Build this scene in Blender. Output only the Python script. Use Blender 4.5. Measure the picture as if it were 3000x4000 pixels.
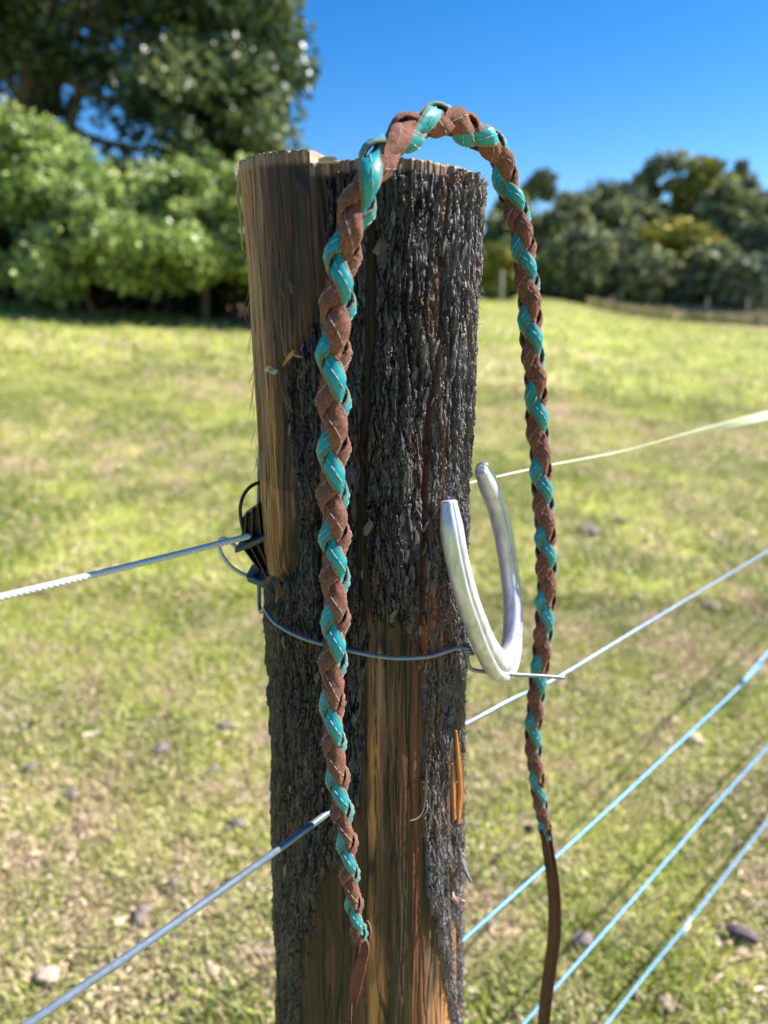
import bpy, math, random
import numpy as np
from math import sin, cos, tan, radians, pi

# ------------------------------------------------------------------ camera, sky, sun
scene = bpy.context.scene
for o in list(bpy.data.objects): bpy.data.objects.remove(o, do_unlink=True)
COL = scene.collection
EYE = np.array([0.0, 0.0, 1.2]); PITCH = radians(16.0); FOC = 1534.0   # focal length in units of a 1659x2212 view
cam_d = bpy.data.cameras.new("camera"); cam = bpy.data.objects.new("camera", cam_d); COL.objects.link(cam)
cam.location = EYE; cam.rotation_euler = (radians(90) - PITCH, 0, 0)
cam_d.sensor_fit = 'VERTICAL'; cam_d.sensor_height = 34.6; cam_d.sensor_width = 34.6; cam_d.lens = 24.0
cam_d.clip_start = 0.05; cam_d.clip_end = 2000
cam_d.dof.use_dof = True; cam_d.dof.focus_distance = 0.56; cam_d.dof.aperture_fstop = 3.6
scene.camera = cam
SUN_EL, SUN_AZ = radians(43.0), radians(75.0)       # azimuth from +Y (away from camera) towards +X
world = bpy.data.worlds.new("World"); scene.world = world; world.use_nodes = True
wn = world.node_tree.nodes; wl = world.node_tree.links
for n in list(wn): wn.remove(n)
wo = wn.new('ShaderNodeOutputWorld'); bg = wn.new('ShaderNodeBackground'); sky = wn.new('ShaderNodeTexSky')
sky.sky_type = 'NISHITA'; sky.sun_disc = False; sky.sun_elevation = SUN_EL; sky.sun_rotation = SUN_AZ
sky.altitude = 600; sky.air_density = 1.0; sky.dust_density = 0.15; sky.ozone_density = 3.5
hsv = wn.new('ShaderNodeHueSaturation'); hsv.inputs['Saturation'].default_value = 1.38; hsv.inputs['Hue'].default_value = 0.505
wl.new(sky.outputs[0], hsv.inputs['Color']); wl.new(hsv.outputs[0], bg.inputs['Color']); bg.inputs['Strength'].default_value = 0.066
wl.new(bg.outputs[0], wo.inputs['Surface'])
sl = bpy.data.lights.new("sun", 'SUN'); sl.energy = 5.0; sl.angle = radians(0.5); sl.color = (1.0, 0.95, 0.86)
sun = bpy.data.objects.new("sun", sl); COL.objects.link(sun)
sd = np.array([sin(SUN_AZ)*cos(SUN_EL), cos(SUN_AZ)*cos(SUN_EL), sin(SUN_EL)])
import mathutils
sun.rotation_euler = mathutils.Vector(sd).to_track_quat('Z', 'Y').to_euler(); sun.location = (3, 2, 6)
vs = scene.view_settings; vs.view_transform = 'Standard'; vs.look = 'None'; vs.gamma = 1; vs.exposure = 1.5
vs.use_curve_mapping = False

# ------------------------------------------------------------------ helpers
rng = np.random.default_rng(7)
def ray(x, y):
    u = (x - 829.5) / FOC; v = -(y - 1106) / FOC
    return np.array([u, cos(PITCH) + v*sin(PITCH), -sin(PITCH) + v*cos(PITCH)])
def at(x, y, Y):
    r = ray(x, y); return EYE + r * (Y / r[1])

def tag(o, label=None, cat=None, group=None, kind=None):
    if label: o['label'] = label
    if cat: o['category'] = cat
    if group: o['group'] = group
    if kind: o['kind'] = kind
    return o
def empty(name, loc=(0, 0, 0)):
    o = bpy.data.objects.new(name, None); o.empty_display_size = .05; o.location = loc; COL.objects.link(o); return o
def mesh(name, V, F, mats, parent=None, smooth=True, col=None, fmat=None, vattr=None):
    """V (n,3) in world space; F (m,3|4) array or list of faces."""
    me = bpy.data.meshes.new(name)
    V = np.asarray(V, dtype=np.float32)
    if isinstance(F, np.ndarray):
        k = F.shape[1]; nf = len(F)
        me.vertices.add(len(V)); me.vertices.foreach_set('co', V.ravel())
        me.loops.add(nf*k); me.loops.foreach_set('vertex_index', F.ravel().astype(np.int32))
        me.polygons.add(nf); me.polygons.foreach_set('loop_start', np.arange(0, nf*k, k, dtype=np.int32))
        me.update(calc_edges=True)
    else:
        me.from_pydata([tuple(map(float, v)) for v in V], [], [tuple(map(int, f)) for f in F]); me.update()
    if not isinstance(mats, (list, tuple)): mats = [mats]
    for m in mats: me.materials.append(m)
    if fmat is not None: me.polygons.foreach_set('material_index', np.asarray(fmat, dtype=np.int32))
    me.polygons.foreach_set('use_smooth', np.full(len(me.polygons), bool(smooth)))
    if col is not None:
        a = me.color_attributes.new('col', 'FLOAT_COLOR', 'POINT')
        c = np.ones((len(V), 4), dtype=np.float32); c[:, :3] = col; a.data.foreach_set('color', c.ravel())
    o = bpy.data.objects.new(name, me); COL.objects.link(o)
    if parent is not None:
        o.parent = parent
        o.matrix_parent_inverse = mathutils.Matrix.Translation(-mathutils.Vector(parent.location)) if parent.type == 'EMPTY' else mathutils.Matrix()
    return o

def hashgrid(seed): return np.random.default_rng(seed).random((256, 256)).astype(np.float32)
_tabs = {}
def vnoise(x, y, seed=0):
    t = _tabs.setdefault(seed, hashgrid(seed)); xi = np.floor(x).astype(int); yi = np.floor(y).astype(int)
    fx = x - xi; fy = y - yi; fx = fx*fx*(3-2*fx); fy = fy*fy*(3-2*fy)
    a = t[xi & 255, yi & 255]; b = t[(xi+1) & 255, yi & 255]; c = t[xi & 255, (yi+1) & 255]; d = t[(xi+1) & 255, (yi+1) & 255]
    return (a*(1-fx)+b*fx)*(1-fy) + (c*(1-fx)+d*fx)*fy
def fbm(x, y, seed=0, n=4):
    s = 0; a = .5; tot = 0
    for i in range(n):
        s = s + a*vnoise(x*2**i + 17.3*i, y*2**i + 5.1*i, seed+i); tot += a; a *= .5
    return s/tot
def voronoi(x, y, seed):
    tx = _tabs.setdefault(seed, hashgrid(seed)); ty = _tabs.setdefault(seed+1000, hashgrid(seed+1000)); tr = _tabs.setdefault(seed+2000, hashgrid(seed+2000))
    xi = np.floor(x).astype(int); yi = np.floor(y).astype(int)
    f1 = np.full(x.shape, 9.); f2 = f1.copy(); cr = np.zeros(x.shape); dx = cr.copy(); dy = cr.copy()
    for i in (-1, 0, 1):
        for j in (-1, 0, 1):
            cx = (xi+i) & 255; cy = (yi+j) & 255
            ax = xi+i+tx[cx, cy]-x; ay = yi+j+ty[cx, cy]-y; d = np.sqrt(ax*ax+ay*ay)
            m = d < f1
            f2 = np.where(m, f1, np.minimum(f2, d)); cr = np.where(m, tr[cx, cy], cr); dx = np.where(m, ax, dx); dy = np.where(m, ay, dy)
            f1 = np.where(m, d, f1)
    return f1, f2, cr, dx, dy
def sstep(a, b, x):
    t = np.clip((x-a)/(b-a), 0, 1); return t*t*(3-2*t)
def lerp(a, b, t):
    t = np.asarray(t)[..., None]; return np.asarray(a)*(1-t) + np.asarray(b)*t
def catmull(P, n):
    P = np.asarray(P, float); Q = np.vstack([2*P[0]-P[1], P, 2*P[-1]-P[-2]]); out = []
    for i in range(len(P)-1):
        p0, p1, p2, p3 = Q[i:i+4]
        t = np.linspace(0, 1, n, endpoint=False)[:, None]
        out.append(.5*((2*p1)+(-p0+p2)*t+(2*p0-5*p1+4*p2-p3)*t*t+(-p0+3*p1-3*p2+p3)*t**3))
    out.append(P[-1:]); return np.vstack(out)
def resample(C, step):
    s = np.r_[0, np.cumsum(np.linalg.norm(np.diff(C, axis=0), axis=1))]; n = max(2, int(s[-1]/step)+1); t = np.linspace(0, s[-1], n)
    return np.c_[[np.interp(t, s, C[:, k]) for k in range(3)]].T
def norm(v): return v/np.maximum(np.linalg.norm(v, axis=-1, keepdims=True), 1e-9)
def frames(C, ref):
    T = norm(np.gradient(C, axis=0)); N = np.tile(ref, (len(C), 1)).astype(float); N = norm(N - (N*T).sum(1, keepdims=True)*T); return T, N, np.cross(T, N)
def sweep(C, prof, ref, scale=None, closed=True, cap=True):
    """prof (k,2) or (n,k,2): N, B coordinates."""
    T, N, B = frames(C, ref); n = len(C); prof = np.asarray(prof, float)
    if prof.ndim == 2: prof = np.tile(prof, (n, 1, 1))
    if scale is not None: prof = prof*np.asarray(scale)[:, None, None]
    k = prof.shape[1]; V = C[:, None]+prof[..., :1]*N[:, None]+prof[..., 1:]*B[:, None]; V = V.reshape(-1, 3)
    F = []; kk = k if closed else k-1
    i = np.arange(n-1)[:, None]*k; j = np.arange(kk)[None]; j2 = (j+1) % k
    F = np.stack([i+j, i+j2, i+k+j2, i+k+j], -1).reshape(-1, 4)
    if cap and closed:
        c0 = len(V); V = np.vstack([V, C[0], C[-1]])
        jj = np.arange(k); j2 = (jj+1) % k
        F = np.vstack([F, np.stack([np.full(k, c0), np.full(k, c0), j2, jj], -1), np.stack([np.full(k, c0+1), np.full(k, c0+1), (n-1)*k+jj, (n-1)*k+j2], -1)])
        return V, F
    return V, F
def fixfaces(F):
    F = np.asarray(F); out = []
    for f in F.tolist():
        g = []
        for a in f:
            if a not in g: g.append(a)
        if len(g) > 2: out.append(g)
    return out
def circ(r, k=10): a = np.linspace(0, 2*pi, k, endpoint=False); return np.c_[np.cos(a), np.sin(a)]*r
def tube(name, pts, r, mat, parent=None, k=10, step=None, ref=(.3, .2, 1), smooth=True, spline=True, col=None):
    C = catmull(pts, 8) if spline else np.asarray(pts, float)
    if step: C = resample(C, step)
    sc = None
    if np.ndim(r): sc = np.interp(np.linspace(0, 1, len(C)), np.linspace(0, 1, len(r)), r); rr = 1.
    else: rr = r
    V, F = sweep(C, circ(rr, k), ref, sc)
    return mesh(name, V, fixfaces(F), mat, parent, smooth)

# ---- materials
def mat(name, color=(.5, .5, .5), rough=.6, metal=0., spec=.5, attr=False, noise=None, bump=None, trans=0., sheen=0.):
    """noise: (scale xyz, amount) multiplies colour; bump: (scale xyz, strength, distance)"""
    m = bpy.data.materials.new(name); m.use_nodes = True; nt = m.node_tree; N = nt.nodes; L = nt.links
    b = N['Principled BSDF']; b.inputs['Roughness'].default_value = rough; b.inputs['Metallic'].default_value = metal
    b.inputs['Specular IOR Level'].default_value = spec
    if sheen: b.inputs['Sheen Weight'].default_value = sheen; b.inputs['Sheen Roughness'].default_value = .6
    tc = N.new('ShaderNodeTexCoord')
    def tex(scale, det=6):
        mp = N.new('ShaderNodeMapping'); mp.inputs['Scale'].default_value = scale; L.new(tc.outputs['Object'], mp.inputs['Vector'])
        nz = N.new('ShaderNodeTexNoise'); nz.inputs['Scale'].default_value = 1; nz.inputs['Detail'].default_value = det; nz.inputs['Roughness'].default_value = .65
        L.new(mp.outputs[0], nz.inputs['Vector']); return nz.outputs['Fac']
    if attr:
        at_ = N.new('ShaderNodeAttribute'); at_.attribute_name = 'col'; c = at_.outputs['Color']
    else:
        rgb = N.new('ShaderNodeRGB'); rgb.outputs[0].default_value = (*color, 1); c = rgb.outputs[0]
    if noise:
        f = tex(noise[0]); mr = N.new('ShaderNodeMapRange'); mr.inputs['From Min'].default_value = .3; mr.inputs['From Max'].default_value = .7
        mr.inputs['To Min'].default_value = 1-noise[1]; mr.inputs['To Max'].default_value = 1+noise[1]; L.new(f, mr.inputs['Value'])
        mx = N.new('ShaderNodeVectorMath'); mx.operation = 'SCALE'; L.new(c, mx.inputs[0]); L.new(mr.outputs[0], mx.inputs['Scale']); c = mx.outputs[0]
    L.new(c, b.inputs['Base Color'])
    if bump:
        f = tex(bump[0], 8); bp = N.new('ShaderNodeBump'); bp.inputs['Strength'].default_value = bump[1]; bp.inputs['Distance'].default_value = bump[2]
        L.new(f, bp.inputs['Height']); L.new(bp.outputs[0], b.inputs['Normal'])
    if trans:
        tr = N.new('ShaderNodeBsdfTranslucent'); L.new(c, tr.inputs['Color']); ms = N.new('ShaderNodeMixShader'); ms.inputs[0].default_value = trans
        L.new(b.outputs[0], ms.inputs[1]); L.new(tr.outputs[0], ms.inputs[2]); L.new(ms.outputs[0], N['Material Output'].inputs['Surface'])
    return m
M = dict(
    ground=mat('pasture', attr=True, rough=.95, spec=.15, noise=((3, 3, 3), .35), bump=((9, 9, 9), .8, .03)),
    blade=mat('grass_blade', attr=True, rough=.5, spec=.35, trans=.3),
    litter=mat('leaf_litter', attr=True, rough=.7, spec=.3),
    leaf=mat('tree_leaf', attr=True, rough=.42, spec=.5, trans=.28),
    farleaf=mat('forest_leaf', attr=True, rough=.75, spec=.15, trans=.15),
    trunk=mat('tree_bark', (.16, .12, .09), rough=.9, noise=((6, 6, 1.5), .5), bump=((15, 15, 3), 1, .03)),
    paletrunk=mat('pale_bark', (.45, .40, .36), rough=.9, noise=((2, 2, .5), .3)),
    bark=mat('ironbark', attr=True, rough=.47, spec=.45, noise=((1100, 1100, 160), .5), bump=((1500, 1500, 260), 1, .0006)),
    flake=mat('bark_flake', (.075, .066, .070), rough=.38, spec=.6, noise=((500, 500, 90), .4), bump=((1200, 1200, 200), .7, .0005)),
    wood=mat('weathered_wood', attr=True, rough=.6, spec=.35, noise=((600, 600, 25), .28), bump=((1100, 1100, 28), .7, .0007)),
    splinter=mat('fresh_splinter', (.52, .19, .05), rough=.6, noise=((900, 900, 60), .4), bump=((1400, 1400, 90), .7, .0005)),
    fibre=mat('bark_fibre', (.13, .115, .115), rough=.7, noise=((300, 300, 60), .4)),
    palefibre=mat('dry_fibre', (.42, .30, .20), rough=.7),
    teal=mat('teal_leather', (.005, .25, .30), rough=.46, spec=.4, noise=((160, 160, 160), .14), bump=((420, 420, 420), .3, .0006)),
    suede=mat('brown_suede', (.20, .080, .056), rough=.95, spec=.1, sheen=.1, noise=((480, 480, 480), .6), bump=((800, 800, 800), 1, .0018)),
    gsuede=mat('green_suede_edge', (.085, .125, .095), rough=.95, spec=.15, sheen=.4, noise=((700, 700, 700), .55), bump=((1100, 1100, 1100), 1, .001)),
    thread=mat('white_thread', (.50, .43, .34), rough=.7),
    hide=mat('dark_red_leather', (.075, .022, .015), rough=.5, spec=.35, noise=((260, 260, 60), .5), bump=((700, 700, 300), .8, .0006)),
    shoe=mat('aluminium', (.54, .54, .64), rough=.38, metal=.55, noise=((160, 160, 60), .28), bump=((420, 420, 160), .6, .0006)),
    groove=mat('worn_groove', (.36, .31, .25), rough=.7, metal=.3, noise=((300, 300, 300), .4)),
    galv=mat('galvanised_wire', (.20, .22, .26), rough=.48, metal=.5, noise=((200, 200, 200), .2), bump=((900, 900, 900), .3, .0002)),
    cable=mat('blue_grey_cable', (.07, .21, .38), rough=.42, metal=.15, spec=.5, noise=((90, 90, 90), .15), bump=((700, 700, 700), .25, .0003)),
    tape=mat('cream_tape', (.80, .79, .66), rough=.6, noise=((400, 400, 400), .12), bump=((700, 700, 700), .5, .0005)),
    rope=mat('white_polyrope', (.50, .52, .56), rough=.5, noise=((500, 500, 500), .15)),
    plastic=mat('black_plastic', (.010, .012, .018), rough=.38, spec=.5),
    stone=mat('dry_dung_stone', (.17, .135, .125), rough=.95, noise=((60, 60, 60), .4), bump=((120, 120, 120), 1, .004)),
    palestone=mat('pale_stone', (.42, .32, .25), rough=.9, noise=((60, 60, 60), .25), bump=((120, 120, 120), 1, .003)),
    stick=mat('dry_stick', (.34, .23, .18), rough=.85, noise=((90, 90, 90), .3)),
    oldchip=mat('old_chip', (.10, .055, .032), rough=.7, noise=((700, 700, 60), .5)),
    greycable=mat('grey_cable', (.17, .21, .27), rough=.36, metal=.4, noise=((120, 120, 120), .25), bump=((700, 700, 700), .3, .0003)),
    farpost=mat('grey_timber', (.30, .27, .24), rough=.9, noise=((10, 10, 3), .3)),
)

# ------------------------------------------------------------------ terrain
def slope_of(az): return np.interp(az, [-3.2, -1.6, -.50, 0, .21, .33, .50, .8, 1.6, 3.2], [.0, .03, .104, .066, .050, .028, .010, .006, .004, .0])
def gz(x, y):
    x = np.asarray(x, float); y = np.asarray(y, float)
    r = np.hypot(x, y); az = np.arctan2(x, y); s = slope_of(az)
    q = np.log1p(np.exp(np.clip((r-3.0)*1.2, -30, 30)))/1.2
    zn = s*np.minimum(q, 40)
    zf = np.maximum(zn, 2.5)
    z = np.where(r < 43, zn, zn+(zf-zn)*sstep(43, 62, r))
    z = z-.25*(1-sstep(3, 30, r))
    z = z+.28*np.exp(-((az-.225)/.06)**2)*sstep(20, 38, r)*sstep(60, 44, r)
    z = z+np.clip(r-62, 0, 140)*.07
    z = z+(fbm(x*.9+50, y*.9+50, 31, 3)-.5)*.05*sstep(.5, 6, r)+(fbm(x*.12+50, y*.12+50, 41, 2)-.5)*.5*sstep(8, 40, r)
    return z
def on_ground(x, y):
    r = ray(x, y); t = np.geomspace(.8, 200, 4000); P = EYE+r*t[:, None]; d = P[:, 2]-gz(P[:, 0], P[:, 1]); i = np.argmax(d < 0); return P[i]
G1 = np.array([.18, .225, .040]); G2 = np.array([.39, .42, .095]); STRAW = np.array([.52, .43, .25]); PINK = np.array([.48, .34, .26])
def gcol(x, y):
    a = fbm(x*.55+9, y*.55+9, 51, 4); b = fbm(x*2.3+3, y*2.3+3, 61, 4); c = fbm(x*7+1, y*7+1, 71, 3)
    r = np.hypot(x, y)
    k = lerp(G1, G2, sstep(.36, .64, b))
    k = lerp(k, STRAW, sstep(.42, .75, a*.5+c*.5)*.75)
    k = lerp(k, PINK, sstep(.60, .74, c*.6+a*.4)*.7)
    k = lerp(k, G2*1.0, sstep(8, 24, r)*.35)
    az = np.arctan2(x, y); k = lerp(k, np.array([.50, .33, .26]), sstep(.36, .44, az)*sstep(34, 36, r)*sstep(43, 40, r)*.8)
    return k
rr = np.r_[0, np.geomspace(.25, 500, 240)]; aa = np.linspace(-pi, pi, 481)[:-1]
R_, A_ = np.meshgrid(rr, aa, indexing='ij'); X = R_*np.sin(A_); Y = R_*np.cos(A_); Z = gz(X, Y)
na = len(aa); i = np.arange(len(rr)-1)[:, None]*na; j = np.arange(na)[None]; j2 = (j+1) % na
F = np.stack([i+j, i+na+j, i+na+j2, i+j2], -1).reshape(-1, 4)
g_ = mesh('ground', np.c_[X.ravel(), Y.ravel(), Z.ravel()], F, M['ground'], col=gcol(X.ravel(), Y.ravel())*.8)
tag(g_, 'sloping sunlit pasture with short yellow green grass and dry patches', kind='structure')

def scatter_xy(n, r0, r1, half=.62, power=1.0, seed=1):
    g = np.random.default_rng(seed); u = g.random(n)
    r = (r0**power+(r1**power-r0**power)*u)**(1/power); t = (g.random(n)*2-1)*half
    return r*t*1.0+g.normal(0, .02, n), r
def blades(n, r0, r1, h, w, seed, power, lean=.8, straw=.25):
    g = np.random.default_rng(seed); x, y = scatter_xy(n, r0, r1, .64 if r0 > 2 else .82, power, seed)
    cl = g.normal(0, 1, (n, 2))*.006; x += cl[:, 0]; y += cl[:, 1]
    den = fbm(x*6, y*6, 81, 2); hh = h*(.5+g.random(n)*.9)*(.55+.9*den); ww = w*(.6+.8*g.random(n))
    a = g.random(n)*2*pi; ln = lean*(.4+g.random(n)); z = gz(x, y)
    tip = np.c_[x+np.cos(a)*ln*hh, y+np.sin(a)*ln*hh, z+hh]
    b = a+pi/2+g.normal(0, .4, n); ox = np.cos(b)*ww/2; oy = np.sin(b)*ww/2
    mid = np.c_[x+np.cos(a)*ln*hh*.35, y+np.sin(a)*ln*hh*.35, z+hh*.62]
    V = np.stack([np.c_[x-ox, y-oy, z-.004], np.c_[mid[:, 0]+ox, mid[:, 1]+oy, mid[:, 2]], tip, np.c_[mid[:, 0]-ox*.8, mid[:, 1]-oy*.8, mid[:, 2]]], 1).reshape(-1, 3)
    F = np.arange(n*4).reshape(n, 4)
    c = gcol(x, y)*(.65+.8*g.random(n))[:, None]; s = g.random(n) < straw; c[s] = STRAW*(.6+.7*g.random(s.sum()))[:, None]
    yl = g.random(n) < .2; c[yl] = np.array([.30, .36, .05])*(.7+.5*g.random(yl.sum()))[:, None]
    return V, F, np.repeat(c, 4, 0)
parts = [blades(150000, .85, 3.4, .026, .0045, 101, 1.6), blades(120000, 3.2, 10, .045, .009, 102, 1.5), blades(60000, 9, 44, .09, .03, 103, 1.4, straw=.3)]
V = np.vstack([p[0] for p in parts]); off = np.cumsum([0]+[len(p[0]) for p in parts[:-1]]); F = np.vstack([p[1]+o for p, o in zip(parts, off)])
tag(mesh('grass', V, F, M['blade'], col=np.vstack([p[2] for p in parts]), smooth=False), 'short green and yellow grass blades over the whole pasture', 'grass', kind='stuff')
def litter(n, r0, r1, s, seed, power):
    g = np.random.default_rng(seed); x, y = scatter_xy(n, r0, r1, .64 if r0 > 2 else .82, power, seed)
    keep = fbm(x*3, y*3, 91, 3)+g.normal(0, .1, n) > .43; x = x[keep]; y = y[keep]; n = len(x)
    z = gz(x, y)+.008+g.random(n)*.014; a = g.random(n)*2*pi; l = s*(.4+g.random(n)); w = l*(.3+.4*g.random(n)); t = g.normal(0, .35, (n, 2))
    ux = np.c_[np.cos(a), np.sin(a), t[:, 0]]; vx = np.c_[-np.sin(a), np.cos(a), t[:, 1]]; c0 = np.c_[x, y, z]
    V = np.stack([c0-ux*l[:, None]/2, c0+vx*w[:, None]/2, c0+ux*l[:, None]/2, c0-vx*w[:, None]/2], 1).reshape(-1, 3)
    pal = np.array([[.50, .37, .27], [.44, .35, .21], [.34, .23, .17], [.55, .47, .35], [.17, .12, .09]])
    c = pal[g.integers(0, 5, n)]*(.75+.45*g.random(n))[:, None]
    return V, np.arange(n*4).reshape(n, 4), np.repeat(c, 4, 0)
parts = [litter(52000, .85, 3.5, .014, 111, 1.6), litter(700, .85, 3.5, .034, 113, 1.6), litter(34000, 3.3, 14, .036, 112, 1.6)]
V = np.vstack([p[0] for p in parts]); off = np.cumsum([0]+[len(p[0]) for p in parts[:-1]]); F = np.vstack([p[1]+o for p, o in zip(parts, off)])
tag(mesh('leaf_litter', V, F, M['litter'], col=np.vstack([p[2] for p in parts]), smooth=False), 'dry tan and pinkish leaf scraps strewn through the grass', 'leaf litter', kind='stuff')

# ------------------------------------------------------------------ trees
def ellipsoid_clumps(g, cen, rad, k, inner=.55):
    d = norm(g.normal(0, 1, (k, 3))); f = inner+(1-inner)*g.random(k)**.6
    return np.asarray(cen)+d*f[:, None]*np.asarray(rad)
def leaf_mesh(name, centers, nper, rc, size, pal, parent, m, seed, updown=.5, long=1.7):
    g = np.random.default_rng(seed); K = len(centers); n = K*nper
    rcv = rc*(.6+.8*g.random(K)); c = np.repeat(centers, nper, 0)
    d = g.normal(0, 1, (n, 3)); d = norm(d)*(g.random(n)[:, None]**.45); P = c+d*np.repeat(rcv, nper)[:, None]*np.array([1, 1, .7])
    nn = norm(g.normal(0, 1, (n, 3))+np.array([0, 0, updown])); u = norm(np.cross(nn, g.normal(0, 1, (n, 3)))); v = np.cross(nn, u)
    s = size*(.55+.9*g.random(n))[:, None]
    V = np.stack([P-u*s*long/2, P+v*s/2, P+u*s*long/2, P-v*s/2], 1).reshape(-1, 3)
    pal = np.asarray(pal); ci = np.repeat(g.random(K), nper)*.6+g.random(n)*.4
    col = pal[np.minimum((ci*len(pal)).astype(int), len(pal)-1)]*(.7+.6*g.random(n))[:, None]
    return mesh(name, V, np.arange(n*4).reshape(n, 4), m, parent, smooth=False, col=np.repeat(col, 4, 0))
def merged_tubes(name, lst, m, parent, k=7):
    Vs = []; Fs = []; o = 0
    for pts, r in lst:
        C = catmull(pts, 5); sc = np.interp(np.linspace(0, 1, len(C)), np.linspace(0, 1, len(r)), r)
        V, F = sweep(C, circ(1, k), (.31, .22, .05), sc); Vs.append(V); Fs += [[a+o for a in f] for f in fixfaces(F)]; o += len(V)
    return mesh(name, np.vstack(Vs), Fs, m, parent)
def tree(name, label, base, H, crowns, nclump, nper, rc, size, pal, m, seed, trunkr=.2, tm=None, group=None, cat='tree', limbs=8, stems=1):
    g = np.random.default_rng(seed); bx, by = base; bz = float(gz(bx, by)); root = empty(name, (bx, by, bz)); tag(root, label, cat, group)
    cl = np.vstack([ellipsoid_clumps(g, (bx+c[0], by+c[1], bz+c[2]), c[3:6], int(nclump*c[6])) for c in crowns])
    lst = []
    for s_ in range(stems):
        ox = g.normal(0, .5)*(stems > 1); top = np.array([bx+ox*1.6+g.normal(0, .2), by+g.normal(0, .2), bz+H*.62]); b0 = np.array([bx+ox, by+g.normal(0, .3)*(stems > 1), bz-.1])
        mid = (b0+top)/2+g.normal(0, H*.02, 3); lst.append(([b0, mid, top], [trunkr, trunkr*.75, trunkr*.4]))
        for q in range(limbs):
            e = cl[g.integers(len(cl))]; st = b0+(top-b0)*(.35+.6*g.random()); md = (st+e)/2+np.array([0, 0, .06*H])*g.normal(.3, .5)
            lst.append(([st, md, e], [trunkr*.4, trunkr*.22, trunkr*.08]))
    merged_tubes('trunk', lst, tm or M['trunk'], root)
    leaf_mesh('crown', cl, nper, rc, size, pal, root, m, seed+1)
    return root
DK = [[.03, .055, .022], [.055, .09, .034], [.09, .13, .045], [.13, .17, .065]]
BR = [[.05, .09, .03], [.16, .24, .06], [.30, .40, .10], [.38, .46, .13], [.44, .50, .26]]
FG = [[.10, .12, .08], [.16, .18, .10], [.23, .25, .125], [.30, .32, .14]]
YL = [[.15, .17, .05], [.27, .27, .06], [.44, .38, .06]]
GR = [[.11, .14, .09], [.17, .20, .13], [.22, .25, .17]]
def bxy(x, d): return (x-829.5)/FOC*d*1.0, d
# great dark tree upper left (20 m away)
x0, y0 = bxy(180, 20.5)
tree('broad_tree', 'tall dark broad tree at the left with blue sky showing through its crown', (x0, y0), 12,
     [(0.2, 0, 9.0, 6.0, 4.2, 4.4, .7), (-4.5, 0, 7.8, 4.5, 4, 4.0, .3), (4.2, .5, 8.6, 2.6, 2.4, 4.2, .26), (4.9, -.5, 5.2, 1.7, 1.8, 2.8, .30), (4.4, -2, 3.6, 1.6, 1.4, 1.3, .16), (-1.5, 0, 5.2, 4.4, 3, 1.6, .14)],
     215, 230, .85, .125, DK+[[.17, .19, .07]], M['leaf'], 201, .42, limbs=22)
# sunlit shrubs below it
for k, (px, d, hh, w, lab, cr_) in enumerate([
        (40, 15.4, 3.1, 2.3, 'bright green leafy shrub at the far left under the dark tree', [(0, 0, 2.9, 2.0, 1.5, 1.0, .8), (-.9, -.6, 1.75, 1.4, 1.1, .7, .4), (1.6, -.3, 2.2, 1.2, 1.1, .7, .4)]),
        (270, 14.8, 2.6, 2.2, 'sunlit pale green shrub in the middle beneath the dark tree', [(-.5, 0, 2.15, 1.5, 1.3, .8, .6), (.8, -.5, 1.45, 1.5, 1.0, .55, .5), (-.9, -.8, 1.15, .9, .7, .4, .2)]),
        (455, 15.6, 2.8, 2.0, 'light green shrub just left of the timber post top', [(.2, 0, 2.5, 1.3, 1.2, .85, .6), (-.8, -.6, 1.55, 1.3, 1.0, .7, .4), (1.3, -.4, 1.7, 1.0, 1.0, .75, .4)]),
        (690, 16.0, 2.7, 1.8, 'unseen green shrub added behind the timber post top to shade the grass', [(0, 0, 2.3, 1.7, 1.3, .9, .9), (.9, 0, 1.2, 1.2, 1, .5, .3)]),  # added out of sight behind the post to cast shadow on the left grass
        (-260, 17.5, 3.4, 2.8, 'bright green shrub out beyond the left edge of the picture', [(0, 0, 2.6, 2.4, 1.6, 1.1, .9), (1, -.5, 1.4, 1.6, 1.1, .6, .4)])]):
    xx, yy = bxy(px, d); cr_ = [(c_[0], c_[1], c_[2]-.26)+tuple(c_[3:]) for c_ in cr_]
    tree('leafy_shrub', lab, (xx, yy), hh+.8, cr_, 120, 150, .38, .085, BR, M['leaf'], 230+7*k, .07, group='sunlit shrubs under the big tree', cat='shrub', limbs=7, stems=3)
# dark thicket behind the shrubs
xx, yy = bxy(330, 23)
tree('thicket', 'dark undergrowth thicket behind the sunlit shrubs at the left', (xx, yy), 4, [(-4, 0, 1.2, 5, 1.5, 1.7, .8), (2.5, 0, 1.0, 4.4, 1.5, 1.5, .8), (-1, 1, 2.2, 7, 1.5, 1.4, .5)], 190, 110, .75, .2, DK, M['leaf'], 260, .1, cat='thicket', limbs=8, stems=4)
xx, yy = bxy(230, 16.6)
tree('thicket', 'low shaded bushes filling the gap under the sunlit shrubs', (xx, yy), 1.6, [(-2.4, 0, .55, 2.2, .9, .75, .8), (1.6, 0, .5, 2.6, .9, .65, .8)], 90, 110, .45, .11, [[.02, .032, .014], [.035, .05, .02], [.09, .05, .035]], M['leaf'], 270, .05, cat='thicket', limbs=6, stems=5)
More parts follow.
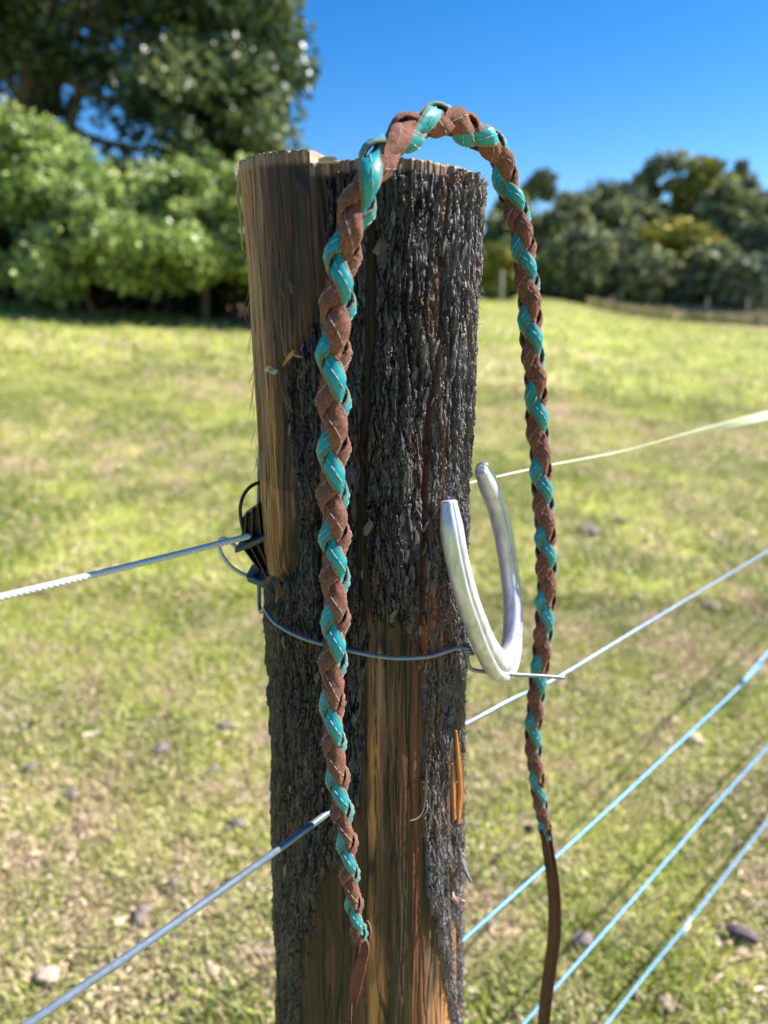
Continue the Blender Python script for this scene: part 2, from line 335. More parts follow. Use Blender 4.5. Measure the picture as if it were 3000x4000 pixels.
# leaf litter bank below
g = np.random.default_rng(5); n = 9000; x = g.uniform(-13, -1.5, n); y = g.uniform(15.6, 23, n); z = gz(x, y)+g.random(n)*.10
a = g.random(n)*2*pi; l = .10*(.5+g.random(n)); u = np.c_[np.cos(a), np.sin(a), g.normal(0, .4, n)]*l[:, None]; v = np.c_[-np.sin(a), np.cos(a), g.normal(0, .4, n)]*l[:, None]*.6; P = np.c_[x, y, z]
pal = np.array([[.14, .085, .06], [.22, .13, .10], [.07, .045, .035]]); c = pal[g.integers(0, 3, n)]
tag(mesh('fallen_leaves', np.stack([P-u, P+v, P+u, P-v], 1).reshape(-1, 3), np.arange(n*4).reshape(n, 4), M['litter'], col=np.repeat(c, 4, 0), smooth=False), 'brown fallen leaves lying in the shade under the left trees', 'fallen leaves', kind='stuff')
# forest on the right
forest = [  # x, distance, top y, half width px, palette, label
    (1075, 58, 470, 42, FG, 'dark tree just right of the post top seen left of the hanging braid'), (1065, 50, 545, 30, YL, 'low yellow green bush right of the post at the field edge'),
    (1090, 66, 425, 40, YL, 'yellowish tree whose top shows between post and right hanging rope'),
    (1142, 95, 362, 28, GR, 'small isolated round topped tree standing above the others beside the rope'),
    (1140, 58, 470, 55, FG, 'dark tree directly behind the upper part of the hanging right braid'), (1195, 56, 430, 60, FG, 'first dark rounded tree to the right of the hanging braid'), (1215, 74, 400, 55, FG, 'dark skyline tree above the first rounded one right of the braid'), (1275, 60, 412, 62, FG, 'broad dark tree below the left dip of the hill skyline'), (1290, 76, 388, 60, GR, 'grey green tree crown on the skyline left of the tallest tree'),
    (1340, 62, 440, 58, FG, 'dark tree at mid height left of the yellow leafed one'), (1345, 78, 372, 45, YL, 'light green tree crown just left of the tallest tree on the hill'), (1400, 66, 326, 60, FG, 'tallest dark tree on the hill at the right'),
    (1460, 64, 332, 62, YL, 'tall yellow green tree forming the right shoulder of the hill top'), (1420, 50, 478, 78, YL, 'broad yellow leafed tree standing low in the middle of the forest'),
    (1300, 50, 520, 52, FG, 'low dark tree at the wood foot left of the yellow leafed one'), (1230, 48, 500, 55, FG, 'low dark tree at the wood foot nearest the crest of the field'), (1510, 60, 400, 55, FG, 'dark tree filling the gap between yellow shoulder tree and pale trunk'), (1535, 82, 352, 40, FG, 'far dark crown peeping over the skyline right of the hill top'), (1560, 64, 395, 55, GR, 'grey green tree with a pale trunk near the right edge of the picture'),
    (1600, 50, 478, 50, FG, 'dark tree standing over the rounded grey green bush'), (1575, 44, 565, 46, GR, 'rounded grey green bush at the forest foot on the right'), (1640, 60, 420, 55, FG, 'dark tree at the right edge of the picture below the skyline'), (1665, 78, 378, 45, FG, 'skyline tree cut by the right edge of the picture'), (1690, 50, 470, 60, FG, None), (1650, 46, 560, 50, FG, 'low dark tree in the right corner of the wood foot'),
    (1750, 60, 390, 70, FG, None), (1840, 58, 400, 75, FG, None), (1930, 58, 380, 80, FG, None), (2040, 56, 410, 85, FG, None), (2150, 56, 400, 85, FG, None),
    (1180, 50, 555, 40, FG, 'lowest dark bushy tree touching the right side of the braid'), (1370, 47, 560, 60, FG, 'lowest dark tree under the yellow leafed one'), (1500, 47, 540, 60, FG, 'low dark tree left of the rounded grey green bush'), (980, 62, 500, 60, FG, None), (880, 66, 520, 70, FG, None), (770, 68, 520, 70, FG, None), (640, 70, 500, 80, FG, None), (-300, 60, 420, 100, FG, None)]
for k, (px, d, ty, hw, pal, lab) in enumerate(forest):
    x_, y_ = bxy(px, d); b = float(gz(x_, y_)); top = at(px, ty, d)[2]; H = max(2.5, top-b); w = hw/FOC*d*1.05
    lo = .45 if d > 52 else .42
    pale = lab is not None and 'pale trunk' in lab
    crowns = [(0, 0, H*.64, w, w*.8, H*.36, .75), (w*.35, 0, H*.36, w*.9, w*.8, H*.3, .4)]
    if px == 1142: crowns = [(w*.2, 0, H*.90, w*.6, w, H*.08, .28), (-w*.45, 0, H*.80, w*.55, w*.6, H*.08, .22), (w*.6, 0, H*.76, w*.45, w*.5, H*.06, .16)]
    tree('forest_tree', lab or ('dark forest tree beyond the right edge of the picture' if px > 1659 else 'dark forest tree on the hillside hidden behind the timber post and left shrubs'), (x_, y_), H, crowns, 60, 75, max(.8, w*.34), .33, pal, M['farleaf'], 300+5*k, .16, tm=M['paletrunk'] if pale else None,
         group='trees of the far hillside wood', limbs=6)
# tall dry weeds in front of the wood
g = np.random.default_rng(9); n = 16000; az = g.uniform(.27, .64, n); r = g.uniform(43, 56, n); x = r*np.sin(az); y = r*np.cos(az); z = gz(x, y); h = (.15+.55*g.random(n))*(.2+1.3*fbm(x*.25+40, y*.25, 95, 3)); a = g.random(n)*pi; w = .13
V = np.stack([np.c_[x-np.cos(a)*w, y-np.sin(a)*w, z], np.c_[x+np.cos(a)*w, y+np.sin(a)*w, z], np.c_[x+g.normal(0, .2, n), y, z+h]], 1).reshape(-1, 3)
pal = np.array([[.46, .36, .22], [.38, .36, .16], [.50, .38, .26], [.30, .32, .12]]); c = pal[g.integers(0, 4, n)]
tag(mesh('tall_weeds', V, np.arange(n*3).reshape(n, 3), M['litter'], col=np.repeat(c, 3, 0), smooth=False), 'brown dry weeds along the foot of the wood at the right', 'weeds', kind='stuff')
for px, d, h, lab in [(1583, 41, 1.3, 'rightmost thin grey fence post in front of the far weeds'), (1499, 42, 1.2, 'second thin grey fence post from the right before the far weeds'),
                      (1300, 43, .9, 'short grey fence post near the crest of the far field'), (1071, 34, 1.5, 'grey fence post on the far slope between timber post and hanging rope')]:
    x_, y_ = bxy(px, d); b = float(gz(x_, y_)); o = tube('far_fence_post', [(x_, y_, b-.2), (x_+.02, y_, b+h*.5), (x_, y_, b+h)], .075, M['farpost'], k=8, ref=(1, 0, 0)); tag(o, lab, 'fence post', 'distant fence posts')

# ------------------------------------------------------------------ the timber post
PX, PY = -0.0163, 0.616
POST = empty('timber_post', (PX, PY, -.27)); tag(POST, 'rough timber fence post with dark flaking bark and split bare wood', 'fence post')
def prad(z): return np.interp(z-1.2, [-1.25, -.76, -.40, -.17, .016, .075, .1, .12], [.114, .1045, .0958, .0935, .0947, .0964, .0974, .0975])
def hit(x, y, r=None):
    d = ray(x, y); rad = .096
    for _ in range(4):
        a = d[0]**2+d[1]**2; b = 2*(-d[0]*PX-d[1]*PY); c = PX**2+PY**2-rad**2; D = b*b-4*a*c
        t = (-b-math.sqrt(D))/(2*a) if D > 0 else -b/(2*a)
        P = EYE+d*t; rad = float(prad(P[2])) + (r or 0)
    return math.atan2(P[0]-PX, -(P[1]-PY)), P[2], P
def border(pts):
    q = sorted([(hit(x, y)[1], hit(x, y)[0]) for y, x in pts]); return np.array([a[0] for a in q]), np.array([a[1] for a in q])
bA = border([(330, 697), (364, 695), (500, 694), (630, 694), (690, 676), (756, 642), (790, 604), (844, 604), (923, 611), (1007, 622), (1063, 632), (1129, 633), (1194, 632), (1235, 620), (1256, 596), (1266, 572)])
bB0 = border([(1353, 806), (1400, 797), (1493, 792), (1633, 787), (1750, 768), (1850, 742), (1903, 702), (1941, 677), (2076, 654), (2212, 640)])
bB1 = border([(1353, 868), (1400, 897), (1493, 925), (1700, 920), (1800, 926), (1900, 930), (2000, 946), (2100, 964), (2212, 985)])
bC0 = border([(1560, 990), (1600, 986), (1680, 981), (1750, 980), (1860, 978), (1950, 972), (2050, 984), (2212, 999)])
bC1 = border([(1560, 991), (1600, 994), (1680, 1000), (1750, 997), (1860, 988), (1950, 986), (2050, 999), (2212, 1001)])
cr1 = border([(400, 806), (480, 803), (620, 799), (760, 795), (1000, 785), (1200, 778), (1353, 795)])
cr2 = border([(369, 976), (430, 969), (537, 962), (677, 956), (774, 948), (914, 932), (1054, 920), (1194, 915), (1334, 909), (1420, 912)])
bi = lambda b, z: np.interp(z, b[0], b[1])
zAlow = hit(590, 1262)[1]; zBtop = hit(850, 1350)[1]; zCtop = hit(990, 1562)[1]
def bare_sd(th, z):
    """signed distance (m) into bark: positive = bark, negative = bare wood"""
    s = th*.096
    j = (fbm(s/.006, z/.05, 401, 4)-.5)*.020+(vnoise(s/.0015, z/.012, 411)-.5)*.004
    dA = np.maximum(s-bi(bA, z)*.096, (zAlow-z)*.8)
    dA = np.where(th < -2.0, np.maximum(dA, (-2.2-th)*.1), dA)
    dB = np.maximum(np.maximum(bi(bB0, z)*.096-s, s-bi(bB1, z)*.096), (z-zBtop)*.5)
    dC = np.maximum(np.maximum(bi(bC0, z)*.096-s, s-bi(bC1, z)*.096), (z-zCtop)*.5)
    d = np.minimum(np.minimum(dA, dB), dC+.001)
    return d+j*np.where(np.abs(d) < .02, 1, .2)*.8
def top_z(th):
    px = .096*np.sin(th)
    left = th < -.37
    tl = 1.3035+.0045*np.clip((-.5-th)/1.1, 0, 1); tr = np.interp(th, [-.4, -.1, .4, 1.2], [1.2945, 1.2965, 1.2985, 1.297])
    back = np.abs(th) > 1.7
    t = np.where(left, tl, tr)
    return t
def theta_grid(nf, nb):
    f = np.linspace(-1.9, 1.9, nf); b = np.linspace(1.9, 2*pi-1.9, nb+2)[1:-1]; return np.r_[f, b]
# --- wood core
th = theta_grid(420, 60); zz = np.r_[np.linspace(0, .42, 40), np.linspace(.42, 1, 560)[1:]]
Zn, T_ = np.meshgrid(zz, th, indexing='ij'); Thw = np.where(T_ > pi, T_-2*pi, T_); top = top_z(Thw)
Z = Zn*top-.33*(1-Zn); s = Thw*.096
base = prad(Z)
left = sstep(.004, -.012, s-bi(bA, Z)*.096)*sstep(zAlow-.03, zAlow+.03, Z)
rad = base-.0068+.0050*left
rad += (fbm(s/.010, Z/.22, 421, 4)-.5)*.0050+(fbm(s/.0016, Z/.06, 431, 3)-.5)*.0014
crack = voronoi(s/.011+.4*fbm(s/.02, Z/.05, 440, 2), Z/.33, 441); rad -= .0022*sstep(.07, .0, crack[1]-crack[0])
rag = (vnoise(s/.002, Z*0, 451)-.5)*.0016
Z = Z+rag*sstep(.97, 1, Zn)
Xp = PX+rad*np.sin(Thw); Yp = PY-rad*np.cos(Thw)
# colour of the weathered wood
xs = s/.096
s0 = s; s = s+(fbm(s/.02, Z/.06, 455, 3)-.5)*.010
st1 = fbm(s/.005, Z/.20, 461, 4); st2 = fbm(s/.0022, Z/.11, 471, 3); big = fbm(s/.03, Z/.16, 481, 3)
dark = np.array([.018, .012, .010]); brown = np.array([.115, .050, .029]); gold = np.array([.43, .195, .068]); grey = np.array([.24, .17, .14]); red = np.array([.17, .055, .028])
tone = np.where(left > .5, np.interp(xs, [-1.6, -1.05, -.85, -.72, -.4, -.2], [.80, .72, .50, .14, .12, .04]), np.interp(xs, [-.7, -.35, .0, .04, .13, .22, .5, .8, 1.2], [.0, .0, .04, .86, .74, .02, .06, .16, .30]))
tone = np.where((left > .5) & (Z < 1.06), tone+.22, tone)
zz_ = sstep(.78, .62, Z)*(left < .5); tone = tone+zz_*.10*(xs > -.1)+.42*sstep(.30, .42, xs)*sstep(.68, .60, Z)*(left < .5)+.10*sstep(.66, .58, Z)*sstep(-.3, .0, xs)*(left < .5)
st3 = fbm(s/.0009, Z/.04, 476, 2)
v = np.clip(tone+(st1-.5)*.65+(st2-.5)*.55+(st3-.5)*.7+(big-.5)*1.25-.06, 0, 1)
C = lerp(dark, brown, sstep(0, .35, v)); C = lerp(C, gold, sstep(.40, .95, v)); C = lerp(C, grey, sstep(.48, .66, fbm(s/.008, Z/.3, 491, 3))*.45*sstep(.25, .6, v))
C = lerp(C, red, sstep(.56, .70, fbm(s/.006, Z/.12, 501, 3))*.45)
C = lerp(C, [.014, .010, .008], sstep(.085, .02, crack[1]-crack[0])*.75)
kn = np.exp(-((s0-hit(628, 610)[0]*.096)/.009)**2-((Z-hit(628, 610)[1])/.022)**2); C = lerp(C, [.035, .024, .020], np.clip(kn*1.3*sstep(.3, .6, st3), 0, 1))
C = lerp(C, [.030, .020, .016], sstep(.45, .62, fbm(s0/.018+3, Z/.10, 515, 4))*.7*(xs > -.78))
wcr1 = sstep(.0065, .003, np.abs(s0-bi(cr1, Z)*.096))*sstep(zBtop-.01, zBtop+.02, Z); C = lerp(C, [.022, .014, .011], wcr1)
wcr2 = sstep(.007, .003, np.abs(s0-bi(cr2, Z)*.096)); C = lerp(C, [.13, .040, .022], wcr2*.9)
band = sstep(.010, .006, top-Z); band = band*(vnoise(s/.0009, Z*0, 511)*.8+.3)
C = lerp(C, np.array([.30, .20, .15])*(.5+vnoise(s/.0007, Z*0, 512))[..., None], np.clip(band, 0, 1)*.85)
# inner cap rings
nth = len(th); rings = [(.985, .0), (.9, .0005), (.72, -.0004), (.5, .0006), (.28, 0), (.1, .0003)]
VV = [np.stack([Xp, Yp, Z], -1).reshape(-1, 3)]; CC = [C.reshape(-1, 3)]
for f, dz in rings:
    xx = PX+(Xp[-1]-PX)*f; yy = PY+(Yp[-1]-PY)*f; tz = np.where(np.where(T_[-1] > pi, T_[-1]-2*pi, T_[-1]) < -.37, 1.305, 1.297)
    VV.append(np.c_[xx, yy, Z[-1]*f+(1-f)*tz+dz]); CC.append(np.tile([.30, .20, .13], (nth, 1))*(.7+.5*rng.random((nth, 1))))
V = np.vstack(VV); C = np.vstack(CC); nr = len(zz)+len(rings)
i = np.arange(nr-1)[:, None]*nth; j = np.arange(nth)[None]; j2 = (j+1) % nth
F = np.stack([i+j, i+j2, i+nth+j2, i+nth+j], -1).reshape(-1, 4)
V = np.vstack([V, [PX, PY, 1.299]]); C = np.vstack([C, [.2, .12, .08]])
cf = np.stack([np.full(nth, len(V)-1), np.full(nth, len(V)-1), (nr-1)*nth+np.arange(nth), (nr-1)*nth+(np.arange(nth)+1) % nth], -1)
Fl = F; wood = mesh('wood_core', V, Fl, M['wood'], POST, smooth=True, col=C)
me = wood.data
wood['label'] = 'bare weathered wood, golden brown with dark streaks and a sawn top'
# --- bark
def bark_height(s, z):
    wx = s+(fbm(s/.02, z/.04, 521, 3)-.5)*.012; wz = z+(fbm(s/.012, z/.03, 531, 3)-.5)*.02
    wx = wx+(vnoise(s/.0028, z/.009, 532)-.5)*.0040+(vnoise(s/.0012, z/.003, 533)-.5)*.0014; wz = wz+(vnoise(s/.0020, z/.012, 534)-.5)*.020
    f1, f2, c1, dx, dy = voronoi(wx/.0080, wz/.050, 541); e = f2-f1
    h = .0024*(c1-.35)-.0030*sstep(.09, .0, e)+.0016*dy*(c1-.2)
    g1, g2, c2, ex, ey = voronoi(wx/.0034+9, wz/.022, 551); e2 = g2-g1
    h += .0022*(c2-.5)-.0012*sstep(.12, 0, e2)+.0016*ey+.0006*ex
    k1, k2, c3, fx, fy = voronoi(wx/.0016+9, wz/.0075, 561)
    h += .0013*(c3-.5)+.0006*fy
    qq = (s+(fbm(s/.05, z/.05, 522, 3)-.5)*.014)/.0175; ql = np.round(qq); fd = np.abs(qq-ql)*.0175
    h -= .0048*sstep(.0015, .0004, fd)*sstep(.46, .56, vnoise(ql+.5, z/.10+ql*3.1, 523)); h += .0022*(vnoise(ql*1.0+.01, z/.16+ql*5.3, 524)-.5)
    h += (fbm(s/.0009, z/.009, 571, 2)-.5)*.0013
    h += (fbm(s/.03, z/.10, 581, 2)-.5)*.006
    return h, e, c1, c2, c3
th = theta_grid(620, 60); zz = np.r_[np.linspace(0, .44, 30), np.linspace(.44, 1, 830)[1:]]
Zn, T_ = np.meshgrid(zz, th, indexing='ij'); Th = np.where(T_ > pi, T_-2*pi, T_)
btop = top_z(Th)-.0088+(vnoise(Th*.096/.003, Th*0, 591)-.5)*.003-(vnoise(Th*.096/.010, Th*0, 592) > .62)*.003+.006*sstep(.70, .85, Th)
Z = Zn*btop-.33*(1-Zn); s = Th*.096
sd_ = bare_sd(Th, Z); m = sstep(-.0008, .0022, sd_)
h, e, c1, c2, c3 = bark_height(s, Z)
d1 = np.abs(s-bi(cr1, Z)*.096+(fbm(Z/.02, Z*0, 601, 2)-.5)*.005); dz1 = sstep(.0042, .0022, d1)*sstep(hit(800, 1360)[1]-.02, hit(800, 1300)[1], Z)*sstep(hit(800, 400)[1], hit(800, 520)[1], Z)
d2 = np.abs(s-bi(cr2, Z)*.096+(fbm(Z/.015, Z*0, 611, 3)-.5)*.004); w2 = .0012+.0014*vnoise(Z/.05, Z*0, 612); dz2 = sstep(w2+.0012, w2, d2)*sstep(hit(910, 1430)[1], hit(910, 1400)[1], Z)
rad = prad(Z)-.0015+h*1.0-.009*np.maximum(dz1, dz2)
edge = sstep(0, .010, sd_); rad = rad-.0035*(1-edge)*m
rad = rad*m+(prad(Z)-.0115)*(1-m)
lowR = sstep(1.18-.72, 1.2-.5, Z)
Xp = PX+rad*np.sin(Th); Yp = PY-rad*np.cos(Th)
hf = (h-h.min())/(h.max()-h.min())
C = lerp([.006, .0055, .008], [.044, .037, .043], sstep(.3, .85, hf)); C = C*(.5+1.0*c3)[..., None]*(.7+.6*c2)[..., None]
br = sstep(.55, .72, fbm(s/.012, Z/.05, 621, 3)); C = lerp(C, [.075, .040, .026], br*.6); C = lerp(C, [.07, .065, .07], sstep(.58, .8, fbm(s/.007+4, Z/.03, 625, 3))*.6)
sunlit_tint = sstep(.15, .9, Th); C = lerp(C, C*2.1, sunlit_tint)  # sunlight painted into the colour: bark brightened round its right side
rd = np.exp(-((s-hit(935, 1370)[0]*.096)/.018)**2-((Z-hit(935, 1370)[1])/.035)**2)*sstep(.3, .6, fbm(s/.004, Z/.02, 631, 3)); C = lerp(C, [.27, .10, .05], np.clip(rd*1.2, 0, 1))
C = lerp(C, [.22, .07, .035], dz2*.8); C = lerp(C, [.03, .018, .014], dz1*.9)
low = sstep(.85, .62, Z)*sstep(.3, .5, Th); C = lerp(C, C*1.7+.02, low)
keep = m > .02
nth = len(th); nr = len(zz)
i = np.arange(nr-1)[:, None]*nth; j = np.arange(nth)[None]; j2 = (j+1) % nth
F = np.stack([i+j, i+j2, i+nth+j2, i+nth+j], -1).reshape(-1, 4); kf = keep.ravel(); F = F[kf[F].any(1)]
used = np.zeros(nr*nth, bool); used[F.ravel()] = True; idx = np.cumsum(used)-1
V = np.stack([Xp, Yp, Z], -1).reshape(-1, 3)[used]; F = idx[F]
# close the bark against the wood at the top
tr_ = np.arange(nth)+(nr-1)*nth; ok = used[tr_]; ring = idx[tr_[ok]]; n0 = len(V); Vt = V[ring].copy(); dxy = Vt[:, :2]-[PX, PY]; Vt[:, :2] = [PX, PY]+dxy*.87; V = np.vstack([V, Vt])
cons = np.diff(tr_[ok]) == 1; a = np.arange(ok.sum()-1)[cons]; F = np.vstack([F, np.stack([ring[a], ring[a+1], n0+a+1, n0+a], -1)])
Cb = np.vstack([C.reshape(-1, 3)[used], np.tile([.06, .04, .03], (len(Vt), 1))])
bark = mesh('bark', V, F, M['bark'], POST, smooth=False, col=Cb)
bark['label'] = 'dark grey furrowed flaking bark'
def surf(theta, z, lift=0.):
    s_ = theta*.096; hh = bark_height(np.array([s_]), np.array([z]))[0][0]; r = float(prad(z))-.0015+hh+lift
    return np.array([PX+r*sin(theta), PY-r*cos(theta), z])
# loose bark flakes, each a part
flake_meshes = []
for q in range(8):
    g = np.random.default_rng(700+q); k = 9; a = np.sort(g.random(k)*2*pi); w = .5*(.6+.5*g.random(k)); o = np.c_[np.cos(a)*w*.42, np.sin(a)*w]
    o[:, 0] += .06*np.sin(o[:, 1]*8)
    y = -.30*o[:, 1]**2*1.0-.12*np.abs(o[:, 0])+g.normal(0, .02, k); V = np.vstack([np.c_[o[:, 0], -y-.10, o[:, 1]], np.c_[o[:, 0]*.85, -y+.06, o[:, 1]*.9], [[0, -.13, 0]]])
    F = [[i, (i+1) % k, 2*k] for i in range(k)]+[[i, k+i, k+(i+1) % k, (i+1) % k] for i in range(k)]
    me = bpy.data.meshes.new('bark_flake'); me.from_pydata([tuple(map(float, v_)) for v_ in V], [], F); me.materials.append(M['flake']); me.update(); flake_meshes.append(me)
random.seed(11); cnt = 0; trial = 0
while cnt < 280 and trial < 6000:
    trial += 1
    z = random.uniform(.50, 1.283); t = random.gauss(.75, .5) if random.random() < .7 else random.uniform(-1.2, 1.45)
    if abs(t) > 1.5: continue
    sdv = bare_sd(np.array([t]), np.array([z]))[0]
    if sdv < .004: continue
    p = surf(t, z, .0002); L = random.uniform(.007, .019)
    o = bpy.data.objects.new('bark_flake', random.choice(flake_meshes)); COL.objects.link(o)
    rot = mathutils.Matrix.Rotation(t, 4, 'Z') @ mathutils.Matrix.Rotation(random.gauss(.08, .13), 4, 'X') @ mathutils.Matrix.Rotation(random.gauss(0, .14), 4, 'Y') @ mathutils.Matrix.Rotation(random.gauss(0, .25), 4, 'Z')
    o.parent = POST; o.matrix_parent_inverse = mathutils.Matrix.Translation(-POST.location)
    o.matrix_basis = mathutils.Matrix.Translation(mathutils.Vector(p)) @ rot @ mathutils.Matrix.Diagonal((L*random.uniform(.5, .9), L*.6, L, 1))
    cnt += 1
# shaggy fibres
def fibres(name, specs, m, label=None):
    Vs = []; Fs = []; o = 0
    for P0, dirn, L, w, curl in specs:
        P0 = np.array(P0); d = norm(np.array(dirn, float)); sd2 = norm(np.cross(d, [0.2, 1, .1])); nrm = np.cross(d, sd2); n = 5
        t = np.linspace(0, 1, n)[:, None]; c = P0+d*L*t+nrm*curl*L*t*t+sd2*curl*.5*L*np.sin(t*4)*t
        ww = w*(1-t*.85)
        V = np.vstack([c-sd2*ww/2, c+sd2*ww/2, c+nrm*ww*.5]); F = []
        for i in range(n-1):
            for a_, b_ in ((0, 1), (1, 2), (2, 0)): F.append([o+a_*n+i, o+b_*n+i, o+b_*n+i+1, o+a_*n+i+1])
        Vs.append(V); Fs += F; o += len(V)
    ob = mesh(name, np.vstack(Vs), np.array(Fs), m, POST, smooth=False); ob['kind'] = 'stuff'
    if label: ob['label'] = label
    return ob
g = np.random.default_rng(77); sp = []
for q in range(1500):
    z = g.uniform(.42, .80); t = g.uniform(.55, 1.5)
    if bare_sd(np.array([t]), np.array([z]))[0] < .001: continue
    out = np.array([sin(t), -cos(t), 0]); tan_ = np.array([cos(t), sin(t), 0])
    sp.append((surf(t, z, -.001), out*g.uniform(.12, .7)+tan_*g.normal(0, .3)+np.array([0, 0, g.choice([-1, -1, 1])]), g.uniform(.004, .015), g.uniform(.0007, .0018), g.normal(0, .3)))
for q in range(700):
    z = g.uniform(.55, 1.29); t = g.uniform(1.1, 1.62)*g.choice([1, 1, -1])
    if bare_sd(np.array([t]), np.array([z]))[0] < .001: continue
    out = np.array([sin(t), -cos(t), 0])
    sp.append((surf(t, z, -.001), out*g.uniform(.2, .9)+np.array([0, 0, g.choice([-1, 1])]), g.uniform(.003, .009), g.uniform(.0008, .002), g.normal(0, .3)))
fibres('bark_shreds', sp, M['fibre'], 'grey shaggy shreds of bark along the right side')
sp = []
for q in range(160):   # frayed top right edge of the bark
    t = g.uniform(.85, 1.5); z = 1.285+g.uniform(-.018, .006); out = np.array([sin(t), -cos(t), 0])
    sp.append((surf(t, z, -.002), out*g.uniform(.2, 1.2)+np.array([0, g.normal(0, .2), g.uniform(.2, 1.1)]), g.uniform(.003, .009), .0007, g.normal(0, .4)))
for q in range(60):
    t = g.uniform(-1.65, -1.35); z = 1.300+g.uniform(-.004, .006); out = np.array([sin(t), -cos(t), 0])
    sp.append((np.array([PX+.0955*sin(t), PY-.0955*cos(t), z]), out*g.uniform(.2, 1)+np.array([0, 0, g.uniform(.1, 1.)]), g.uniform(.002, .006), .0007, g.normal(0, .4)))
for q in range(40):
    t = g.uniform(-1.7, -1.5); z = g.uniform(.95, 1.28); out = np.array([sin(t), -cos(t), 0])
    sp.append((np.array([PX+.0955*sin(t), PY-.0955*cos(t), z]), out*.25+np.array([0, 0, -1]), g.uniform(.008, .03), .0006, g.normal(0, .3)))
fibres('wood_fibres', sp, M['palefibre'], 'pale frayed wood fibres along the cut top')
# orange split strip, loose slivers and curls
def sliver(pts, w, th_, m, label, name='bark_sliver', lift=.004):
    P = [hit(x, y, lift+l)[2] for x, y, l in pts]; C = catmull(P, 8); n = len(C); t = np.linspace(0, 1, n)
    wv = np.interp(t, np.linspace(0, 1, len(w)), w); pr = np.array([[th_, -1], [th_, -.3], [th_*1.3, .3], [th_*.8, 1], [-th_, .9], [-th_, -.9]])
    pf = np.stack([np.c_[pr[:, 0], pr[:, 1]*wv[i]/2] for i in range(n)])
    V, F = sweep(C, pf, (.45, -1, 0)); o = mesh(name, V, fixfaces(F), m, POST, smooth=False); o['label'] = label
    return o
sliver([(985, 1578, -.001), (991, 1640, .001), (996, 1700, .001), (993, 1745, 0), (990, 1778, -.001)], [.0015, .0045, .0058, .0055, .0025], .0012, M['splinter'], 'bright orange split wood strip', 'wood_splinter')
sliver([(977, 1650, -.004), (980, 1700, -.003), (982, 1770, -.003)], [.001, .004, .002], .001, M['splinter'], 'thin dark orange sliver', 'wood_splinter')
sliver([(921, 1650, .001), (920, 1700, .002), (916, 1740, .003), (905, 1765, .006), (886, 1773, .012)], [.001, .0032, .0018, .0008, .0004], .0005, M['oldchip'], 'thin curled brown bark sliver on the bare wood')
sliver([(979, 1920, .001), (983, 1938, .006), (993, 1948, .010), (1004, 1950, .014)], [.002, .006, .007, .004], .0009, mat('pink_bark', (.40, .22, .20), rough=.6), 'pinkish loose bark chip')
sliver([(998, 1855, .002), (1006, 1880, .008), (1018, 1905, .016)], [.005, .004, .002], .0014, M['fibre'], 'grey shred of bark sticking out to the right')
sliver([(612, 790, .0), (622, 774, .003), (634, 762, .005), (642, 769, .008), (655, 772, .007)], [.001, .003, .0035, .002, .0006], .0005, mat('peeling_chip', (.30, .17, .09), rough=.5), 'curled brown peeling chip on the left side')
sliver([(572, 800, .0), (582, 798, .001), (592, 803, .002), (600, 800, .0)], [.002, .005, .004, .002], .0008, mat('white_chip', (.36, .28, .24), rough=.6), 'small whitish chip of exposed sapwood')
sliver([(606, 800, .0), (610, 830, .004), (618, 860, .005), (632, 890, .002)], [.002, .004, .004, .001], .0008, M['oldchip'], 'loose brown strip hanging below the peeling chip')
sliver([(577, 1262, .0), (584, 1248, .005), (594, 1256, .007), (602, 1280, .004), (596, 1300, 0)], [.003, .006, .005, .004, .001], .001, M['oldchip'], 'splintered bark tongue at the end of the bare strip')
sliver([(516, 365, .003), (514, 420, .004), (520, 480, .003), (524, 540, .001)], [.001, .002, .0015, .001], .0006, M['stick'], 'thin fibre hanging down the left edge')
sliver([(620, 588, .0), (626, 612, .003), (632, 634, .001)], [.001, .003, .002], .0006, M['oldchip'], 'raised grey scale on the bare wood')
sliver([(606, 610, .0), (610, 630, .003), (614, 642, .001)], [.001, .0025, .001], .0006, M['oldchip'], 'small raised grey scale beside the larger one')
# chip at the notch of the sawn top
def prism(poly, y0, y1, m, name, parent, bev=0):
    A = np.array([at(x, y, y0) for x, y in poly]); B = A+np.array([0, y1-y0, 0]); k = len(poly); V = np.vstack([A, B])
    F = [list(range(k)), list(range(2*k-1, k-1, -1))]+[[i, k+i, k+(i+1) % k, (i+1) % k] for i in range(k)]
    me = bpy.data.meshes.new(name); me.from_pydata([tuple(map(float, v_)) for v_ in V], [], F); me.materials.append(m); me.update()
    o = bpy.data.objects.new(name, me); COL.objects.link(o)
    if parent: o.parent = parent; o.matrix_parent_inverse = mathutils.Matrix.Translation(-parent.location)
    if bev:
        b = o.modifiers.new('bevel', 'BEVEL'); b.width = bev; b.segments = 2
    return o
sliver([(690, 348, .0), (705, 346, .001), (722, 347, .001), (730, 350, .001)], [.003, .004, .004, .001], .0012, M['palefibre'], 'small splintered ledge at the notch in the sawn top', 'saw_splinter')
# two old nail holes
for x, y in ((613, 1055), (578, 1116)):
    P = hit(x, y, -.0042)[2]; d = norm(np.array([P[0]-PX, P[1]-PY, 0])); o = tube('nail_hole', [P-d*.003, P+d*.0016], .0016, mat('hole_black', (.008, .006, .005), rough=1), POST, k=8, spline=False, ref=(0, 0, 1))

